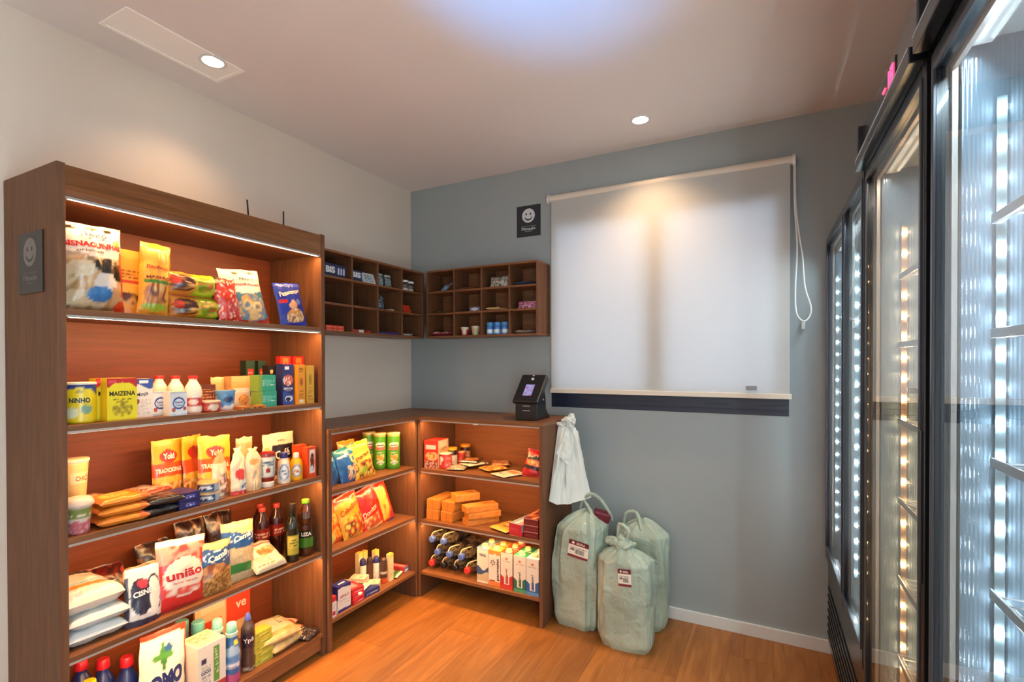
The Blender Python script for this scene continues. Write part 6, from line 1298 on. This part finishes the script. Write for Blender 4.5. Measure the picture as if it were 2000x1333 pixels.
# ================================================================ three filled sacks on the floor
SK = bpy.data.materials.new('grey_green_sack_film'); SK.use_nodes = True
_t = SK.node_tree; _b = _t.nodes['Principled BSDF']; _b.inputs['Roughness'].default_value = .38; _b.inputs['Coat Weight'].default_value = .2
_c = N(_t, 'ShaderNodeTexCoord'); _n = N(_t, 'ShaderNodeTexNoise'); _n.inputs['Scale'].default_value = 6; _n.inputs['Detail'].default_value = 5
_r = N(_t, 'ShaderNodeValToRGB'); _r.color_ramp.elements[0].color = (.27, .33, .255, 1); _r.color_ramp.elements[1].color = (.45, .54, .43, 1); _r.color_ramp.elements[0].position = .3; _r.color_ramp.elements[1].position = .7
_p = N(_t, 'ShaderNodeBump'); _p.inputs['Strength'].default_value = .8; _p.inputs['Distance'].default_value = .014; _n2 = N(_t, 'ShaderNodeTexNoise'); _n2.inputs['Scale'].default_value = 14; _n2.inputs['Distortion'].default_value = 1.2
_t.links.new(_c.outputs['Object'], _n.inputs[0]); _t.links.new(_n.outputs['Fac'], _r.inputs[0]); _t.links.new(_r.outputs[0], _b.inputs['Base Color']); _t.links.new(_c.outputs['Object'], _n2.inputs[0]); _t.links.new(_n2.outputs['Fac'], _p.inputs['Height']); _t.links.new(_p.outputs['Normal'], _b.inputs['Normal'])
MAR = mat('maroon_pack', '6a1c2c', .4)
def sack(name_, loc, rz, wx, wy, h, knot, seed, label, top=(0, 0), lblpos=None, lean=0):
    root = empty(name_, loc, rz, label, 'sack', 'filled plastic sacks on the floor')
    root.rotation_euler = (0, lean, rz)
    seg, rg = 72, 54; vs = []
    hz = h
    for j in range(rg + 1):
        t = j / rg
        # bottom rounding, full body, gathered neck
        if t < .10: s_ = .84 + .16 * math.sin(t / .10 * math.pi / 2)
        elif t < .78: s_ = 1.0 - .04 * ((t - .1) / .68) ** 2
        else:
            q = (t - .78) / .22; s_ = .90 * (1 - q ** 1.6) ** .75 + .06
        zc = (t * .86 / .78 if t < .78 else .86 + .14 * ((t - .78) / .22) ** 1.25) * hz
        z_ = zc
        nk = max(0, (t - .45) / .55)
        for k in range(seg):
            a = 2 * math.pi * k / seg; ca, sa = math.cos(a), math.sin(a)
            e = 2.0 / (3.6 - 1.6 * nk)
            px = abs(ca) ** e * (1 if ca >= 0 else -1); py = abs(sa) ** e * (1 if sa >= 0 else -1)
            fold = 1 + (noise.noise(Vector((ca * 2.2, sa * 2.2, t * 2.4 + seed * 5))) * .12 + abs(noise.noise(Vector((ca * 6, sa * 6, t * 1.2 + seed)))) * (.07 + .30 * nk * nk) - .02 - .04 * nk)
            fold += noise.noise(Vector((ca * 3.2, sa * 3.2, t * 9 + seed * 2))) * .034
            vs.append((px * wx / 2 * s_ * fold + top[0] * nk ** 2, py * wy / 2 * s_ * fold + top[1] * nk ** 2, max(0.0, z_ + noise.noise(Vector((ca * 3, sa * 3, seed))) * .015 * t)))
    fs = [[j * seg + k, j * seg + (k + 1) % seg, (j + 1) * seg + (k + 1) % seg, (j + 1) * seg + k] for j in range(rg) for k in range(seg)]
    fs += [list(range(seg))[::-1], list(range(rg * seg, (rg + 1) * seg))]
    m = MB(); m.add(vs, fs); body = m.build('sack_body', SK, root, smooth=True)
    for p_ in body.data.polygons: p_.use_smooth = True
    # knot, loops and loose ends
    kx, ky = top
    m = MB()
    if knot == 'knot':
        lumps('knot', SK, root, [((kx, ky, h + .002), .030, (1.5, 1.1, .9)), ((kx - .045, ky, h + .014), .026, (1.5, .9, .9)), ((kx + .035, ky + .01, h + .006), .020, (1.4, 1, .8)), ((kx - .01, ky, h + .030), .020, (1, .8, 1.2))], .4, 40)
    lo = {'knot': [[(kx, ky, h), (kx - .05, ky - .01, h + .035), (kx - .075, ky, h + .01), (kx - .04, ky + .01, h - .01)], [(kx, ky, h), (kx + .03, ky, h + .07), (kx - .02, ky + .01, h + .10), (kx - .03, ky + .01, h + .03)]],
          'loops': [[(kx - .05, ky, h - .03), (kx - .02, ky - .01, h + .05), (kx + .02, ky, h + .085), (kx + .07, ky + .01, h + .06), (kx + .12, ky + .02, h - .01), (kx + .13, ky + .03, h - .05)], [(kx - .01, ky - .02, h + .05), (kx + .03, ky - .03, h + .0), (kx + .05, ky - .04, h - .06)]],
          'ears': [[(kx - .10, ky - .03, h - .05), (kx - .08, ky - .03, h + .03), (kx - .03, ky - .02, h + .035), (kx + .0, ky - .05, h - .02), (kx + .02, ky - .08, h - .10)]]}[knot]
    for L in lo:
        P_ = catm(L, 6); n_ = len(P_)
        m.tube(P_, [.005 + .0045 * math.sin(math.pi * i / (n_ - 1)) * (1 + .5 * math.sin(i * 2.7)) for i in range(n_)], 8)
    kk = m.build('tied_handles', SK, root, smooth=True)
    if lblpos:
        u_, z0_, w_, h_, rt = lblpos
        # find the front surface of the sack near the label
        def surf(x, zz):
            best = None
            for v in body.data.vertices:
                if v.co.y < 0:
                    d = (v.co.x - x) ** 2 + (v.co.z - zz) ** 2
                    if best is None or d < best[0]: best = (d, v.co.y)
            return best[1]
        ys = [surf(u_ + dx, z0_ + dz) for dx in (-w_ / 2, 0, w_ / 2) for dz in (-h_ / 2, 0, h_ / 2)]
        yf = min(ys) - .003
        q0, q1 = surf(u_, z0_ - h_ / 2), surf(u_, z0_ + h_ / 2)
        ca, sa = math.cos(rt), math.sin(rt)
        tilt = (q1 - q0) / h_ * .8
        def S(a, b, off=0):
            X, Z = (a - .5) * w_, (b - .5) * h_
            zz = Z * ca + X * sa
            return (u_ + X * ca - Z * sa, yf + tilt * zz - off, z0_ + zz)
        pm = PM(); pm.grid(lambda a, b: S(a, b), fcol(('e6e0d0', ('W', .72, 0, 1, 0, '6a1822'), ('w', .16, 0, 1, 0, '7a1c26'), ('t', .1, .56, .9, .68, 1, '3a3030'), ('t', .1, .40, .3, .5, 2, '5a5050'), ('e', .22, .86, .07, .07, 'e6e0d0'))), 30, 24)
        lb_ = pm.build('paper_label', CARD, root)
        so = lb_.modifiers.new('thickness', 'SOLIDIFY'); so.thickness = .0008
        m = MB(); x = .38
        i = 0
        while x < .80:
            bw = .008 + .012 * hsh(i, seed); m.add([S(x, .24, .0012), S(x + bw, .24, .0012), S(x + bw, .52, .0012), S(x, .52, .0012)], [[0, 1, 2, 3]]); x += bw + .010 + .012 * hsh(i, 3); i += 1
        m.build('barcode', ink('241c1c'), lb_)
        lettering(lb_, 'RINSO' if False else 'SACOLA', lambda a, b: S(a, b, .0012), .60, .86, .42, .12, 'e6e0d0', bold=.04)
    return root
sack('filled_sack', (1.350, -.245, 0), -.06, .268, .255, .600, 'loops', 1.3, 'large grey green plastic sack with red and white label leaning against the shelf side panel', top=(.03, .02), lblpos=(.040, .425, .112, .088, -.12), lean=0)
sack('filled_sack', (1.634, -.362, 0), .04, .268, .195, .485, 'knot', 4.1, 'grey green plastic sack with big knot and small label, in front of the other two', top=(-.02, 0), lblpos=(.010, .365, .062, .080, .06))
sack('filled_sack', (1.655, -.120, 0), .0, .270, .190, .555, 'ears', 7.7, 'grey green plastic sack standing behind the knotted one against the grey wall', top=(.0, 0))
# maroon packs showing in the open necks
mp = MB().box(-.045, -.028, 0, .045, .028, .05).build('maroon_pack', MAR, None, .008, seg=3)
mp.location = (1.452, -.215, .548); mp.rotation_euler = (.15, .25, .3); tag(mp, 'maroon pack poking out of the open top of the large sack', 'packet')

# ================================================================ chilled packs on the fridge shelves
def fr_pt(t, s): p = Vector((2.29, -2.8567, 0)) + FA * t + FN * (.27 + s); return p.x, p.y
FP = [(1.00, .12, SH[2], 'c8ccd0', 'silver white pouch on the third shelf up of the nearest fridge'), (1.00, .12, SH[3], '8a929a', 'grey pouch on the fourth shelf up of the nearest fridge'), (1.00, .14, SH[1], 'c4ccd4', 'pale pouch on the second shelf up of the nearest fridge'),
      (1.66, .12, SH[2], 'b8603c', 'rust coloured pouch on the third shelf up of the amber lit fridge'), (1.66, .14, SH[0], 'd8c0a8', 'beige pouch on the lowest shelf of the amber lit fridge'), (1.66, .13, SH[1], 'd8b8a0', 'peach coloured pouch on the second shelf up of the amber lit fridge')]
for i, (t, s_, zz, c, lab) in enumerate(FP):
    x, y = fr_pt(t, s_)
    pouch('chilled_pouch', lab, 'packet', 'chilled pouches in the fridges', .13, .16, .035, (c, ('n', 0, 0, 1, 1, 5, i, c, 'e8ecec', c)), c, (x, y, zz + .036), TH_ - Q9, lean=Q9, seed=300 + i, crumple=1.5)
